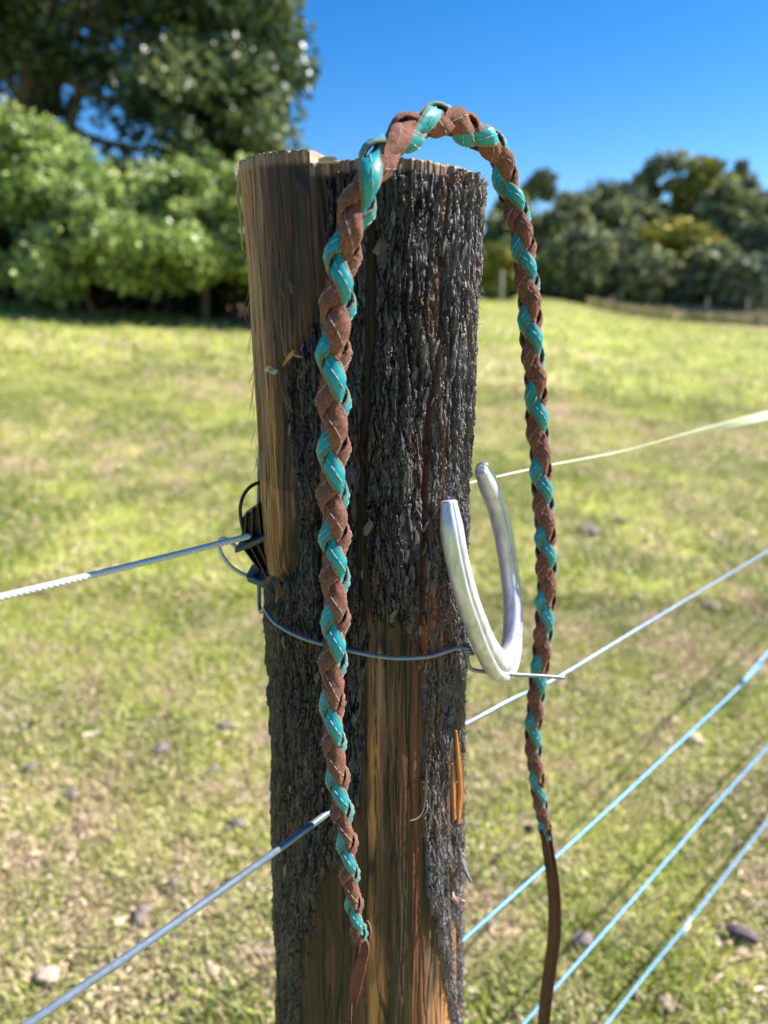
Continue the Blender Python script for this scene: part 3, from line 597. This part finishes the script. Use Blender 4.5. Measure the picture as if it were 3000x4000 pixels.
# ------------------------------------------------------------------ fence wires
FD = np.array([.725, .688, 0.]); FD /= np.linalg.norm(FD)
def fence_point(x, y, off=0.):
    """point on the vertical fence plane through the post seen at (x,y)"""
    n = np.array([FD[1], -FD[0], 0]); r = ray(x, y); c = np.array([PX, PY, 0]); t = np.dot(c-EYE, n)/np.dot(r, n)+off; return EYE+r*t
def wire(name, a, b, back, fwd, r, m, label, sag=.0, group='fence wires through the post', kinks=None):
    A = fence_point(*a); B = fence_point(*b); d = (B-A)/np.linalg.norm(B-A)
    L = np.linalg.norm(B-A); pts = [A-d*back, A-d*back*.5, A, A+d*L*.33, A+d*L*.66, B, B+d*fwd*.5, B+d*fwd]
    pts = np.array(pts)
    t_ = np.linspace(-1, 1, len(pts)); pts[:, 2] += [.0, .0, .0, -sag, -sag, 0, 0, 0]
    if kinks is not None: pts = np.array(kinks(pts, d))
    o = tube(name, pts, r, m, k=10, step=.012); o.data.update(); tag(o, label, 'wire', group); return o
# wire 1 passes through the post: left end towards the camera, right end to far field
def w1():
    H0 = hit(726, 1742, .001)[2]; nn = np.array([FD[1], -FD[0], 0])
    def fp(x, y): r = ray(x, y); return EYE+r*(np.dot(H0-EYE, nn)/np.dot(r, nn))
    L = [fp(-260, 2440), fp(60, 2212), fp(300, 2048), fp(520, 1893), H0]
    R = [fence_point(1013, 1560), fence_point(1110, 1508), fence_point(1200, 1466), fence_point(1400, 1345), fence_point(1659, 1190)]
    d = norm(R[-1]-R[-2]); R += [R[-1]+d*2, R[-1]+d*8, R[-1]+d*22]
    o = tube('fence_wire', L+[np.array([PX+.02, PY, (L[-1][2]+R[0][2])/2])]+R, .0030, M['greycable'], k=10, step=.012); tag(o, 'topmost blue grey fence wire passing through the post and out at lower left', 'wire', 'fence wires'); return o
w1()
def low_wire(pts, lab, joint=None):
    P = [fence_point(*q) for q in pts]; d0 = norm(P[1]-P[0]); d = norm(P[-1]-P[-2]); P = [P[0]-d0*2.2, P[0]-d0*.6]+P+[P[-1]+d*2, P[-1]+d*8, P[-1]+d*22]
    root = tube('fence_wire', P, .0030, M['cable'], k=10, step=.02); tag(root, lab, 'wire', 'fence wires')
    if joint:
        J = fence_point(*joint); n = FD
        C = [J-FD*.018+[0, 0, -.014], J-FD*.008+[0, 0, -.003], J+[0, 0, .001], J+FD*.008+[0, 0, .006], J+FD*.016+[0, 0, .016]]
        jn = tube('wire_joint', C, [.003, .0058, .0068, .0055, .003], M['tape'], root, k=8); jn['label'] = 'cream crimped joint'
    return root
low_wire([(1010, 2022), (1180, 1870), (1400, 1668), (1635, 1446), (1642, 1428), (1659, 1408)], 'sky blue fence wire leaving the lower right side of the post with a kink')
low_wire([(1150, 2190), (1400, 1905), (1530, 1755), (1659, 1612)], 'pale blue fence wire next below the kinked one at the right')
low_wire([(1310, 2212), (1400, 2098), (1481, 2000), (1570, 1886), (1659, 1772)], 'lowest fence wire at the right with a cream joint', (1481, 2003))
# cream tape at the right, twisting from edge-on to flat
P = [fence_point(1000, 1046), fence_point(1070, 1030), fence_point(1190, 1004), fence_point(1340, 975), fence_point(1460, 944), fence_point(1560, 920), fence_point(1659, 897)]
d = norm(P[-1]-P[-2]); P += [P[-1]+d*1.5, P[-1]+d*6, P[-1]+d*20]
C = resample(catmull(P, 10), .02); n = len(C); sarr = np.arange(n)*.02
ang = np.interp(sarr, [0, .3, .62, .80, .95, 1.4, 3, 6], [1.45, 1.35, .55, .15, .1, .15, .6, .2])
prof = np.stack([np.array([[-.0006, -1], [.0006, -1], [.0006, 1], [-.0006, 1]])*[1, .0085] for _ in range(n)]); ca = np.cos(ang)[:, None]; sa = np.sin(ang)[:, None]
pn = prof[..., 0]*ca-prof[..., 1]*sa; pb = prof[..., 0]*sa+prof[..., 1]*ca
wmin = np.interp(sarr, [0, .5, .8, 1.0], [.28, .55, .95, 1.05]); V, F = sweep(C, np.stack([pn, pb], -1)*wmin[:, None, None], norm(np.array([.69, -.725, 0])))
tag(mesh('electric_tape', V, fixfaces(F), M['tape'], smooth=False), 'cream flat electric fence tape running right from behind the horseshoe', 'tape', 'electric fence tapes')
# left rope of twisted white poly wire
P = [fence_point(-320, 1366), fence_point(0, 1290), fence_point(150, 1254), fence_point(360, 1203), fence_point(538, 1158)]; P = [P[0]+(P[0]-P[1])*1.5]+P
C = resample(catmull(P, 12), .0016); n = len(C); rp = empty('poly_rope', C[-1]); tag(rp, 'white twisted fence rope ending in the black insulator at the left', 'rope')
for q in range(3):
    a = 2*pi*q/3+np.arange(n)*.0016/.011*2*pi; T, N, B = frames(C, (0.1, 0, 1)); Cq = C+(N*np.cos(a)[:, None]+B*np.sin(a)[:, None])*.0008
    V, F = sweep(Cq, circ(.0018, 7), (.1, 0, 1)); mesh('yarn', V, fixfaces(F), M['rope'], rp)

# ------------------------------------------------------------------ insulator on the left of the post
IN = empty('fence_insulator', at(560, 1180, .615)); tag(IN, 'black ribbed plastic fence insulator on the left side of the post', 'insulator')
pl = M['plastic']
prism([(584, 1078), (556, 1094), (541, 1106), (521, 1120), (522, 1148), (516, 1176), (540, 1180), (584, 1160)], .606, .630, pl, 'insulator_body', IN, .0012)
prism([(530, 1183), (584, 1152), (586, 1262), (572, 1240), (548, 1210)], .604, .632, pl, 'insulator_foot', IN, .0012)
prism([(506, 1187), (540, 1172), (584, 1152), (584, 1163), (540, 1184), (508, 1196)], .586, .640, mat('grey_plastic', (.05, .052, .055), rough=.45), 'flange', IN, .0008)
for x0_, x1_, y0_, y1_ in ((531, 527, 1112, 1178), (545, 543, 1100, 1174), (556, 564, 1090, 1164), (570, 577, 1084, 1158)):
    prism([(x0_-2, y0_), (x0_+2, y0_), (x1_+2, y1_), (x1_-2, y1_)], .596, .607, pl, 'rib', IN, .0004)
for x0_, x1_, y0_, y1_ in ((541, 575, 1182, 1246), (556, 584, 1174, 1236), (528, 560, 1188, 1232)):
    prism([(x0_-2, y0_), (x0_+2, y0_), (x1_+2, y1_), (x1_-2, y1_)], .594, .605, pl, 'rib', IN, .0004)
prism([(545, 1203), (554, 1210), (562, 1252), (552, 1256)], .608, .622, pl, 'strut', IN, .0008)
prism([(530, 1244), (545, 1247), (562, 1254), (590, 1250), (592, 1282), (570, 1272), (535, 1258)], .600, .632, mat('blue_grey_plastic', (.06, .085, .13), rough=.4), 'base_plate', IN, .0012)
tube('wire_loop', [at(x, y, Y_) for x, y, Y_ in [(590, 1046, .63), (570, 1042, .622), (552, 1045, .615), (536, 1056, .61), (524, 1075, .606), (519, 1098, .604), (521, 1125, .603), (527, 1152, .605)]], .0016, M['plastic'], IN, step=.002)
o = tube('wire_loop', [at(x, y, Y_) for x, y, Y_ in [(512, 1184, .600), (490, 1166, .598), (476, 1166, .597), (473, 1180, .597), (481, 1202, .598), (499, 1224, .60), (520, 1238, .605), (542, 1247, .61)]], .0019, M['rope'], IN, step=.002); o['label'] = 'light grey lower wire loop'

# ------------------------------------------------------------------ tie wire round the post
TW = empty('tie_wire', hit(1003, 1396)[2]); tag(TW, 'grey tie wire looped round the post with a cut end poking out right', 'wire')
P = []
for t_, z_ in ((-2.6, 1.115), (-2.2, 1.112), (-1.8, 1.105)):
    r_ = float(prad(z_))+.002; P.append(np.array([PX+r_*sin(t_), PY-r_*cos(t_), z_]))
P += [hit(x, y, l)[2] for x, y, l in [(569, 1290, .003), (573, 1316, .004), (590, 1341, .005), (622, 1363, .005), (660, 1380, .005), (700, 1392, .005), (760, 1407, .004), (845, 1421, .004), (920, 1419, .005), (955, 1410, .005), (985, 1400, .005), (1004, 1397, .006)]]
P[3] = np.array([PX-.0985, PY-.01, at(569, 1290, .6)[2]])
tube('loop_wire', P, .0018, M['galv'], TW, step=.003)
K0 = hit(1003, 1402, .007)[2]
kn = []
for q in range(26):
    a = q*.9; kn.append(K0+np.array([.0035*cos(a)+.0002*q, .0035*sin(a)*.6, -.0004*q+.004]))
tube('wire_knot', kn, .0017, M['galv'], TW, step=.002)
E_ = [K0+np.array([.002, 0, -.004]), at(1010, 1425, .560), at(1012, 1438, .562), at(1022, 1447, .566), at(1045, 1451, .572), at(1085, 1455, .580), at(1130, 1458, .586), at(1180, 1461, .590), at(1220, 1464, .594)]
tube('wire_end', E_, .0019, M['galv'], TW, step=.003)

# ------------------------------------------------------------------ horseshoe
a, b, c = at(968, 1085, .548), at(1092, 1462, .590), at(1034, 1008, .620); n_ = norm(np.cross(b-a, c-a))
if n_[0] < 0: n_ = -n_
def shoe_pt(x, y):
    r = ray(x, y); return EYE+r*(np.dot(a-EYE, n_)/np.dot(r, n_))
sp_ = [(968, 1080), (973, 1130), (984, 1195), (1003, 1275), (1029, 1350), (1054, 1408), (1079, 1440), (1098, 1426), (1106, 1380), (1107, 1320), (1102, 1250), (1091, 1180), (1078, 1115), (1058, 1055), (1038, 1010)]
C = resample(catmull([shoe_pt(*q) for q in sp_], 10), .003)
for _ in range(6): C[1:-1] = (C[:-2]+2*C[1:-1]+C[2:])/4
T = norm(np.gradient(C, axis=0)); w_, h_ = .0108, .0080
pr = np.array([[h_, -w_*.62], [h_, .0], [h_*.97, w_*.18], [h_*.62, w_*.26], [h_*.62, w_*.44], [h_*.97, w_*.52], [h_*.92, w_*.78], [h_*.6, w_], [-h_*.6, w_], [-h_, w_*.75], [-h_, -w_*.7], [-h_*.55, -w_], [h_*.5, -w_], [h_*.88, -w_*.85]])
n = len(C); tt = np.linspace(0, 1, n); toe = np.exp(-((tt-.48)/.12)**2); endw = 1-.28*sstep(.06, 0, tt)-.28*sstep(.94, 1, tt); pf = np.stack([pr*np.array([1, 1+.36*toe[i]])*endw[i] for i in range(n)])
V, F = sweep(C, pf, n_); ff = fixfaces(F); k = len(pr)
fm = [1 if (len(f) == 4 and (f[0] % k) in (3,)) and f[0] < n*k and 6 < f[0]//k < n-6 else 0 for f in ff]
# gentle wear dents
dn = np.array([fbm(np.array([v_[0]*90+v_[1]*60]), np.array([v_[2]*70]), 811, 3)[0]-.5 for v_ in V])*.0011; cen = np.repeat(C, k, 0); V[:n*k] += norm(V[:n*k]-cen)*dn[:n*k, None]
HS = mesh('horseshoe', V, ff, [M['shoe'], M['groove']], smooth=True, fmat=fm)
tag(HS, 'worn silver aluminium horseshoe hanging against the right side of the post', 'horseshoe')
md = HS.modifiers.new('sub', 'SUBSURF'); md.levels = 1; md.render_levels = 1
# rust stain line on the outer toe, a thin weathered edge
# ------------------------------------------------------------------ braided leather
path = [  # x, y, Y
    (779, 2030, .492), (769, 1985, .493), (757, 1900, .494), (746, 1800, .496), (733, 1715, .497), (724, 1640, .498), (719, 1560, .499), (717, 1500, .500), (722, 1400, .501), (724, 1300, .502), (724, 1200, .503), (722, 1100, .503),
    (719, 1000, .503), (722, 900, .502), (719, 800, .500), (724, 720, .499), (732, 640, .499), (739, 560, .498), (757, 490, .497), (779, 430, .497), (797, 380, .500), (822, 337, .510), (860, 302, .528), (902, 272, .548), (940, 258, .566),
    (975, 262, .584), (1010, 283, .602), (1045, 300, .618), (1072, 322, .632), (1087, 355, .642), (1090, 388, .648), (1108, 430, .650), (1124, 490, .650), (1133, 560, .650), (1142, 640, .650), (1147, 720, .650), (1154, 800, .650), (1160, 900, .650), (1168, 1000, .650),
    (1174, 1100, .650), (1180, 1200, .650), (1179, 1300, .650), (1171, 1400, .650), (1159, 1500, .650), (1152, 1600, .650), (1162, 1700, .650), (1174, 1770, .650), (1180, 1808, .650)]
Cc = catmull([at(*q) for q in path], 12); C = resample(Cc, .0012)
for _ in range(30): C[1:-1] = (C[:-2]+2*C[1:-1]+C[2:])/4
n = len(C); sarr = np.arange(n)*np.linalg.norm(C[1]-C[0])
marks = [(769, 1983, .493), (755, 1857, .495), (736, 1717, .497), (722, 1565, .499), (722, 1383, .501), (726, 1205, .503), (722, 1021, .503), (720, 815, .500), (739, 605, .499), (797, 400, .499), (915, 266, .553), (1040, 299, .616), (1110, 428, .650),
         (1135, 575, .650), (1146, 731, .650), (1159, 900, .650), (1171, 1059, .650), (1179, 1194, .650), (1178, 1334, .650), (1163, 1474, .650), (1152, 1588, .650), (1165, 1715, .650)]
ms = np.array([sarr[np.argmin(np.linalg.norm(C-at(*q), axis=1))] for q in marks]); mp = -pi/2+2*pi*np.arange(len(marks))
ms = np.r_[ms[0]-.06, ms, ms[-1]+.06]; mp = np.r_[mp[0]-2*pi, mp, mp[-1]+2*pi]; phi = np.interp(sarr, ms, mp)
kz = np.ones(41)/41; phi = np.r_[phi[:20], np.convolve(phi, kz, 'valid'), phi[-20:]]
u_ = sarr/sarr[-1]
i_top = sarr[np.argmin(np.linalg.norm(C-at(940, 258, .566), axis=1))]/sarr[-1]
th0 = np.interp(u_, [0, i_top-.12, i_top+.14, 1], [radians(-68), radians(-68), radians(-115), radians(-115)])
RO = np.interp(u_, [0, .04, .10, .18, i_top-.08, i_top+.05, .75, .86, .96, 1], [.52, .64, .76, .90, .96, .88, .84, .78, .67, .58])
BR_ = empty('braided_leather_strap', at(940, 258, .566)); tag(BR_, 'teal and brown braided leather strap draped over the top of the post', 'strap')
T, N, B = frames(C, (0, -1, 0))
Rc, dl, thk, wid = .0080, .0030, .0028, .0160
ns = 17
def ribbon(sign, phase, over, teal, seed):
    g = np.random.default_rng(seed); ang = sign*(phi-over*.23*np.sin(2*phi))+phase+th0; rr_ = (Rc+over*dl*(.75+.6*vnoise(sarr/.045, sarr*0, seed+11))*np.cos(2*phi))*RO
    nr_ = N*np.cos(ang)[:, None]+B*np.sin(ang)[:, None]; P = C+nr_*rr_[:, None]
    t = norm(np.gradient(P, axis=0)); nr_ = norm(nr_-(nr_*t).sum(1, keepdims=True)*t); bb = np.cross(t, nr_)
    # closed section: top 9 points, edges, bottom
    ut = np.linspace(-1, 1, 9); W = wid*(.90 if teal else 1.1)/2*RO*(1+.16*(vnoise(sarr/.03, sarr*0, seed+9)-.5)*2+.07*(vnoise(sarr/.005, sarr*0, seed)-.5)*2)
    topv = thk/2+np.zeros(9); topv[0] -= thk*.25; topv[-1] -= thk*.25
    crown_ = .0006*(1-ut**2) if teal else .0013*np.cos(ut*pi*1.5)*-.35+.0008*(1-ut**2)
    uu = np.r_[ut, 1.05, .8, 0, -.8, -1.05]; vv = np.r_[topv+crown_, -.0002, -thk/2, -thk/2, -thk/2, -.0002]
    k = len(uu); curl = -(uu[None]*W[:, None])**2/(2*.0105*RO[:, None])
    jn = (vnoise(sarr[:, None]/.0013+np.arange(k)[None]*7.7, np.zeros((n, k))+seed, seed+3)-.5)*np.where(np.abs(uu) > .85, .0014, .0006)[None]
    Vv = P[:, None]+bb[:, None]*(uu[None]*W[:, None])[..., None]+nr_[:, None]*(vv[None]*RO[:, None]+curl*.8+jn+(sign*.0005*uu)[None]*RO[:, None])[..., None]
    i = np.arange(n-1)[:, None]*k; j = np.arange(k)[None]; j2 = (j+1) % k; F = np.stack([i+j, i+j2, i+k+j2, i+k+j], -1).reshape(-1, 4); jj = np.tile(np.arange(k), n-1)
    if teal: fm = np.where((jj >= 1) & (jj <= 6), 0, np.where((jj <= 9) | (jj >= 12), 1, 2))
    else: fm = np.full(len(jj), 2)
    o = mesh('strand', Vv.reshape(-1, 3), F, [M['teal'], M['gsuede'], M['suede']], BR_, smooth=True, fmat=fm); o['label'] = ('glossy teal leather strand with green suede edges' if teal else 'brown suede leather strand')
    # stitches along the middle
    st = []; Ls = .0046; pos = .002
    while pos < sarr[-1]-.006:
        for cu in ((0.,) if teal else (-.30,)):
            q = np.searchsorted(sarr, pos); q2 = min(n-1, q+3)
            if q2 > q:
                A0 = P[q]+bb[q]*cu*W[q]+nr_[q]*(thk*.5*RO[q]+.0006); B0 = P[q2]+bb[q2]*cu*W[q2]+nr_[q2]*(thk*.5*RO[q2]+.0006); Mi = (A0+B0)/2+nr_[q]*.0005; st.append((A0, Mi, B0, nr_[q], bb[q]))
        pos += Ls*(.85+.4*g.random())
    Vs = []; Fs = []; o_ = 0
    for A0, Mi, B0, nn_, b_ in st:
        for c_, w in ((A0, .00015), (Mi, .00034 if teal else .0002), (B0, .0002)):
            for q in range(5): aa_ = q*2*pi/5; Vs.append(c_+(nn_*cos(aa_)+b_*sin(aa_))*w)
        for l in (0, 5):
            for q in range(5): Fs.append([o_+l+q, o_+l+(q+1) % 5, o_+l+5+(q+1) % 5, o_+l+5+q])
        o_ += 15
    if Vs:
        s_o = mesh('stitching', np.array(Vs), np.array(Fs), M['thread'], o, smooth=True); s_o['kind'] = 'stuff'
    # suede fuzz on the edges
    m_ = 5200; q = g.integers(0, n-1, m_); side = g.choice([-1, 1], m_); cu = side*(.86+.22*g.random(m_)); ww = W[q]*cu
    P0 = P[q]+bb[q]*ww[:, None]+nr_[q]*(thk*.3*RO[q]-ww**2/(2*.0105))[:, None]; dd = norm(nr_[q]*g.uniform(.2, 1, m_)[:, None]+bb[q]*side[:, None]*g.uniform(.1, .9, m_)[:, None]+t[q]*g.normal(0, .6, m_)[:, None]); L = g.uniform(.0004, .0013, m_)[:, None]
    sdv = norm(np.cross(dd, g.normal(0, 1, (m_, 3))))*.00013; Vf = np.stack([P0-sdv, P0+sdv, P0+dd*L], 1).reshape(-1, 3)
    fz = mesh('suede_fuzz', Vf, np.arange(m_*3).reshape(m_, 3), M['gsuede'] if teal else M['suede'], o, smooth=False); fz['kind'] = 'stuff'
ribbon(+1, 0, +1, True, 901); ribbon(-1, 0, -1, True, 902); ribbon(+1, pi, +1, False, 903); ribbon(-1, pi, -1, False, 904)
V, F = sweep(C, circ(.0056, 10), (0, -1, 0), RO); mesh('core', V, fixfaces(F), M['suede'], BR_)
# tails
def tail(pts, w, th_, m, label, fold=.35, ref=(0, -1, 0)):
    Ct = resample(catmull([at(*q) for q in pts], 10), .003); k = len(Ct); t = np.linspace(0, 1, k); wv = np.interp(t, np.linspace(0, 1, len(w)), w)
    us = np.linspace(-1, 1, 9); pf = []
    for i in range(k):
        tp = np.c_[th_/2+fold*wv[i]*(np.abs(us)**1.5-.5)+.0006*np.cos(us*9), us*wv[i]/2]; bt = np.c_[(-th_/2+fold*wv[i]*(np.abs(us)**1.5-.5))[::-1], us[::-1]*wv[i]/2]; pf.append(np.vstack([tp, bt]))
    V, F = sweep(Ct, np.array(pf), ref); V += (np.random.default_rng(3).random(V.shape)-.5)*.0005
    o = mesh('leather_tail', V, fixfaces(F), m, BR_); o['label'] = label; return o
tail([(786, 2030, .493), (789, 2048, .492), (780, 2080, .490), (769, 2125, .489), (765, 2170, .489)], [.006, .0085, .0115, .010, .003], .003, mat('red_leather', (.20, .048, .030), rough=.7, noise=((500, 500, 500), .5), bump=((800, 800, 800), 1, .0012)), 'pointed dark red leather end below the left braid', .16)
tail([(775, 2020, .495), (771, 2060, .497), (763, 2110, .498), (757, 2165, .500), (757, 2230, .500)], [.004, .004, .003, .003, .002], .0015, M['suede'], 'thin brown strip hanging beside the pointed end', .1)
tail([(791, 1990, .500), (796, 2005, .497), (794, 2025, .495), (788, 2038, .494)], [.004, .005, .005, .003], .002, M['suede'], 'small pinkish knot end of a brown strand', .1)
tail([(1177, 1788, .648), (1183, 1830, .648), (1192, 1890, .648), (1197, 1950, .648), (1196, 2020, .649), (1187, 2090, .650), (1178, 2160, .650), (1173, 2230, .650), (1170, 2400, .652), (1175, 2650, .655)], [.012, .0135, .0145, .0145, .014, .0135, .013, .013, .012, .01], .0035, M['hide'], 'long plain dark brown leather end hanging from the right braid', .30)
tail([(1168, 1792, .645), (1176, 1812, .643), (1184, 1850, .642), (1190, 1890, .643)], [.004, .006, .005, .002], .0025, M['hide'], 'short overlapping strand end at the foot of the right braid', .1)

# ------------------------------------------------------------------ things lying in the grass
def blob(name, x, y, px, flat, m, label, cat, seed, group, long=1.3):
    P = on_ground(x, y); d = np.linalg.norm(P-EYE); s_ = px/FOC*d/2*.85; g = np.random.default_rng(seed)
    nu, nv = 14, 9; V = []; 
    for i in range(nv):
        ph = pi*i/(nv-1)
        for j in range(nu):
            a_ = 2*pi*j/nu; rr2 = 1+.5*(fbm(np.array([cos(a_)*1.9+5+seed]), np.array([ph*2.2+sin(a_)*1.9]), 821, 3)[0]-.5)*2
            V.append([cos(a_)*sin(ph)*s_*long*rr2, sin(a_)*sin(ph)*s_*rr2, cos(ph)*s_*flat*rr2])
    V = np.array(V); r0 = g.random()*pi; V = V@np.array([[cos(r0), sin(r0), 0], [-sin(r0), cos(r0), 0], [0, 0, 1]]); V += P+np.array([0, 0, s_*flat*.75+.012])
    F = [[i*nu+j, i*nu+(j+1) % nu, (i+1)*nu+(j+1) % nu, (i+1)*nu+j] for i in range(nv-1) for j in range(nu)]
    o = mesh(name, V, F, m); tag(o, label, cat, group); return o
gs = 'stones and clods in the grass'
for q, (x, y, px, fl, m_, lab) in enumerate([
        (348, 1630, 34, .6, 'stone', 'dark brown rounded clod in the grass left of the post above its lower neighbours'),
        (158, 1728, 30, .6, 'stone', 'dark clod in the grass near the left edge above the diagonal wire'),
        (513, 1795, 36, .65, 'stone', 'grey brown clod in the grass close beside the post left side'),
        (306, 1988, 34, .6, 'stone', 'dull brown clod just above the diagonal wire at lower left'),
        (462, 1673, 26, .6, 'stone', 'small grey clod between the dark clod and the post'),
        (70, 1669, 24, .6, 'stone', 'small purplish clod at the far left of the grass'),
        (488, 1577, 30, .5, 'stone', 'faint grey clod highest beside the left side of the post'),
        (376, 1918, 24, .6, 'stone', 'pale grey pebble left of the brown stick near the wire'),
        (106, 2124, 38, .6, 'palestone', 'cream stone in the grass at the lower left corner'),
        (462, 2110, 24, .5, 'palestone', 'pale round leaf crumb near the post foot at lower left'),
        (1255, 2042, 40, .4, 'stone', 'dark flat clod behind the pale blue wires at lower right'),
        (1439, 2178, 30, .5, 'palestone', 'pinkish pebble between the two lowest wires at the bottom'),
        (1271, 1151, 60, .25, 'stone', 'dark broad dung patch in the grass right of the hanging rope'),
        (1531, 1315, 36, .3, 'stone', 'dark dung patch at the right between tape and top wire'),
        (1379, 1299, 26, .4, 'stone', 'small dark clod in the grass right of the horseshoe level'),
        (1500, 1605, 34, .3, 'palestone', 'pale pinkish clod between the two upper right wires'),
        (1336, 1130, 24, .4, 'stone', 'small dark clod right of the broad dung patch')]):
    blob('stone' if m_ == 'palestone' else 'clod', x, y, px, fl, M[m_], lab, 'stone' if m_ == 'palestone' else 'clod', 830+q, gs)
# wood chunk with a split face
P = on_ground(1600, 2032); s_ = 50/FOC*np.linalg.norm(P-EYE)
ax = np.array([.80, -.52, .10])*s_*.5; o = tube('wood_chunk', [P-ax+[0, 0, .018], P-ax*.3+[0, 0, .024], P+ax*.4+[0, 0, .023], P+ax+[0, 0, .016]], [s_*.17, s_*.24, s_*.25, s_*.19], M['stone'], k=7, ref=(0, 0, 1), smooth=False)
tag(o, 'dark chunk of wood lying in the grass near the lower right edge', 'wood chunk')
def stick(pts, r, m, lab):
    P = [on_ground(x, y)+np.array([0, 0, .014]) for x, y in pts]; o = tube('stick', P, r, m, k=6); tag(o, lab, 'stick', 'sticks in the grass')
stick([(408, 1926), (444, 1920), (482, 1913)], [.003, .006, .003], M['stick'], 'brown stick lying above the diagonal wire beside the post')
stick([(535, 2064), (565, 2068), (600, 2066)], [.006, .009, .006], M['stick'], 'short pinkish brown stick against the lower left side of the post')
stick([(425, 2170), (418, 2130), (430, 2095), (452, 2072)], [.002, .004, .004, .002], M['stick'], 'curved dry frond stalk at the bottom left of the post')
stick([(1545, 2105), (1575, 2085), (1605, 2078), (1640, 2068)], [.002, .005, .004, .002], M['palefibre'], 'pale curved dry leaf strip below the dark wood chunk')
stick([(1400, 1975-20), (1428, 1940), (1440, 1925)], [.002, .004, .002], M['stick'], 'thin twig between the lower wires at the right')
stick([(1530, 2140), (1545, 2128), (1560, 2112)], [.004, .008, .003], M['palefibre'], 'short pale dry leaf near the lower right wires')
for x, y, lab, px in [(390, 822, 'white dry leaf far out in the grass left of the post', 26), (200, 1595, 'large pale tan dry leaf in the grass at the left', 34), (1640, 2150, 'small tan leaf at the lower right edge of the grass', 20)]:
    P = on_ground(x, y); s_ = px/FOC*np.linalg.norm(P-EYE)/2; u = np.array([.95, .2, .15])*s_; v = np.array([-.2, .8, .3])*s_*.5
    ring = [P+u*cos(t)+v*sin(t)+np.array([0, 0, .02+s_*.2*cos(2*t)]) for t in np.linspace(0, 2*pi, 12, endpoint=False)]; V = np.vstack([ring, np.array(ring)-[0, 0, .002]]); F = [list(range(12)), list(range(23, 11, -1))]+[[i, 12+i, 12+(i+1) % 12, (i+1) % 12] for i in range(12)]
    tag(mesh('dry_leaf', V, F, mat('pale_leaf', (.68, .55, .43), rough=.7), smooth=False), lab, 'leaf', 'large dry leaves in the grass')
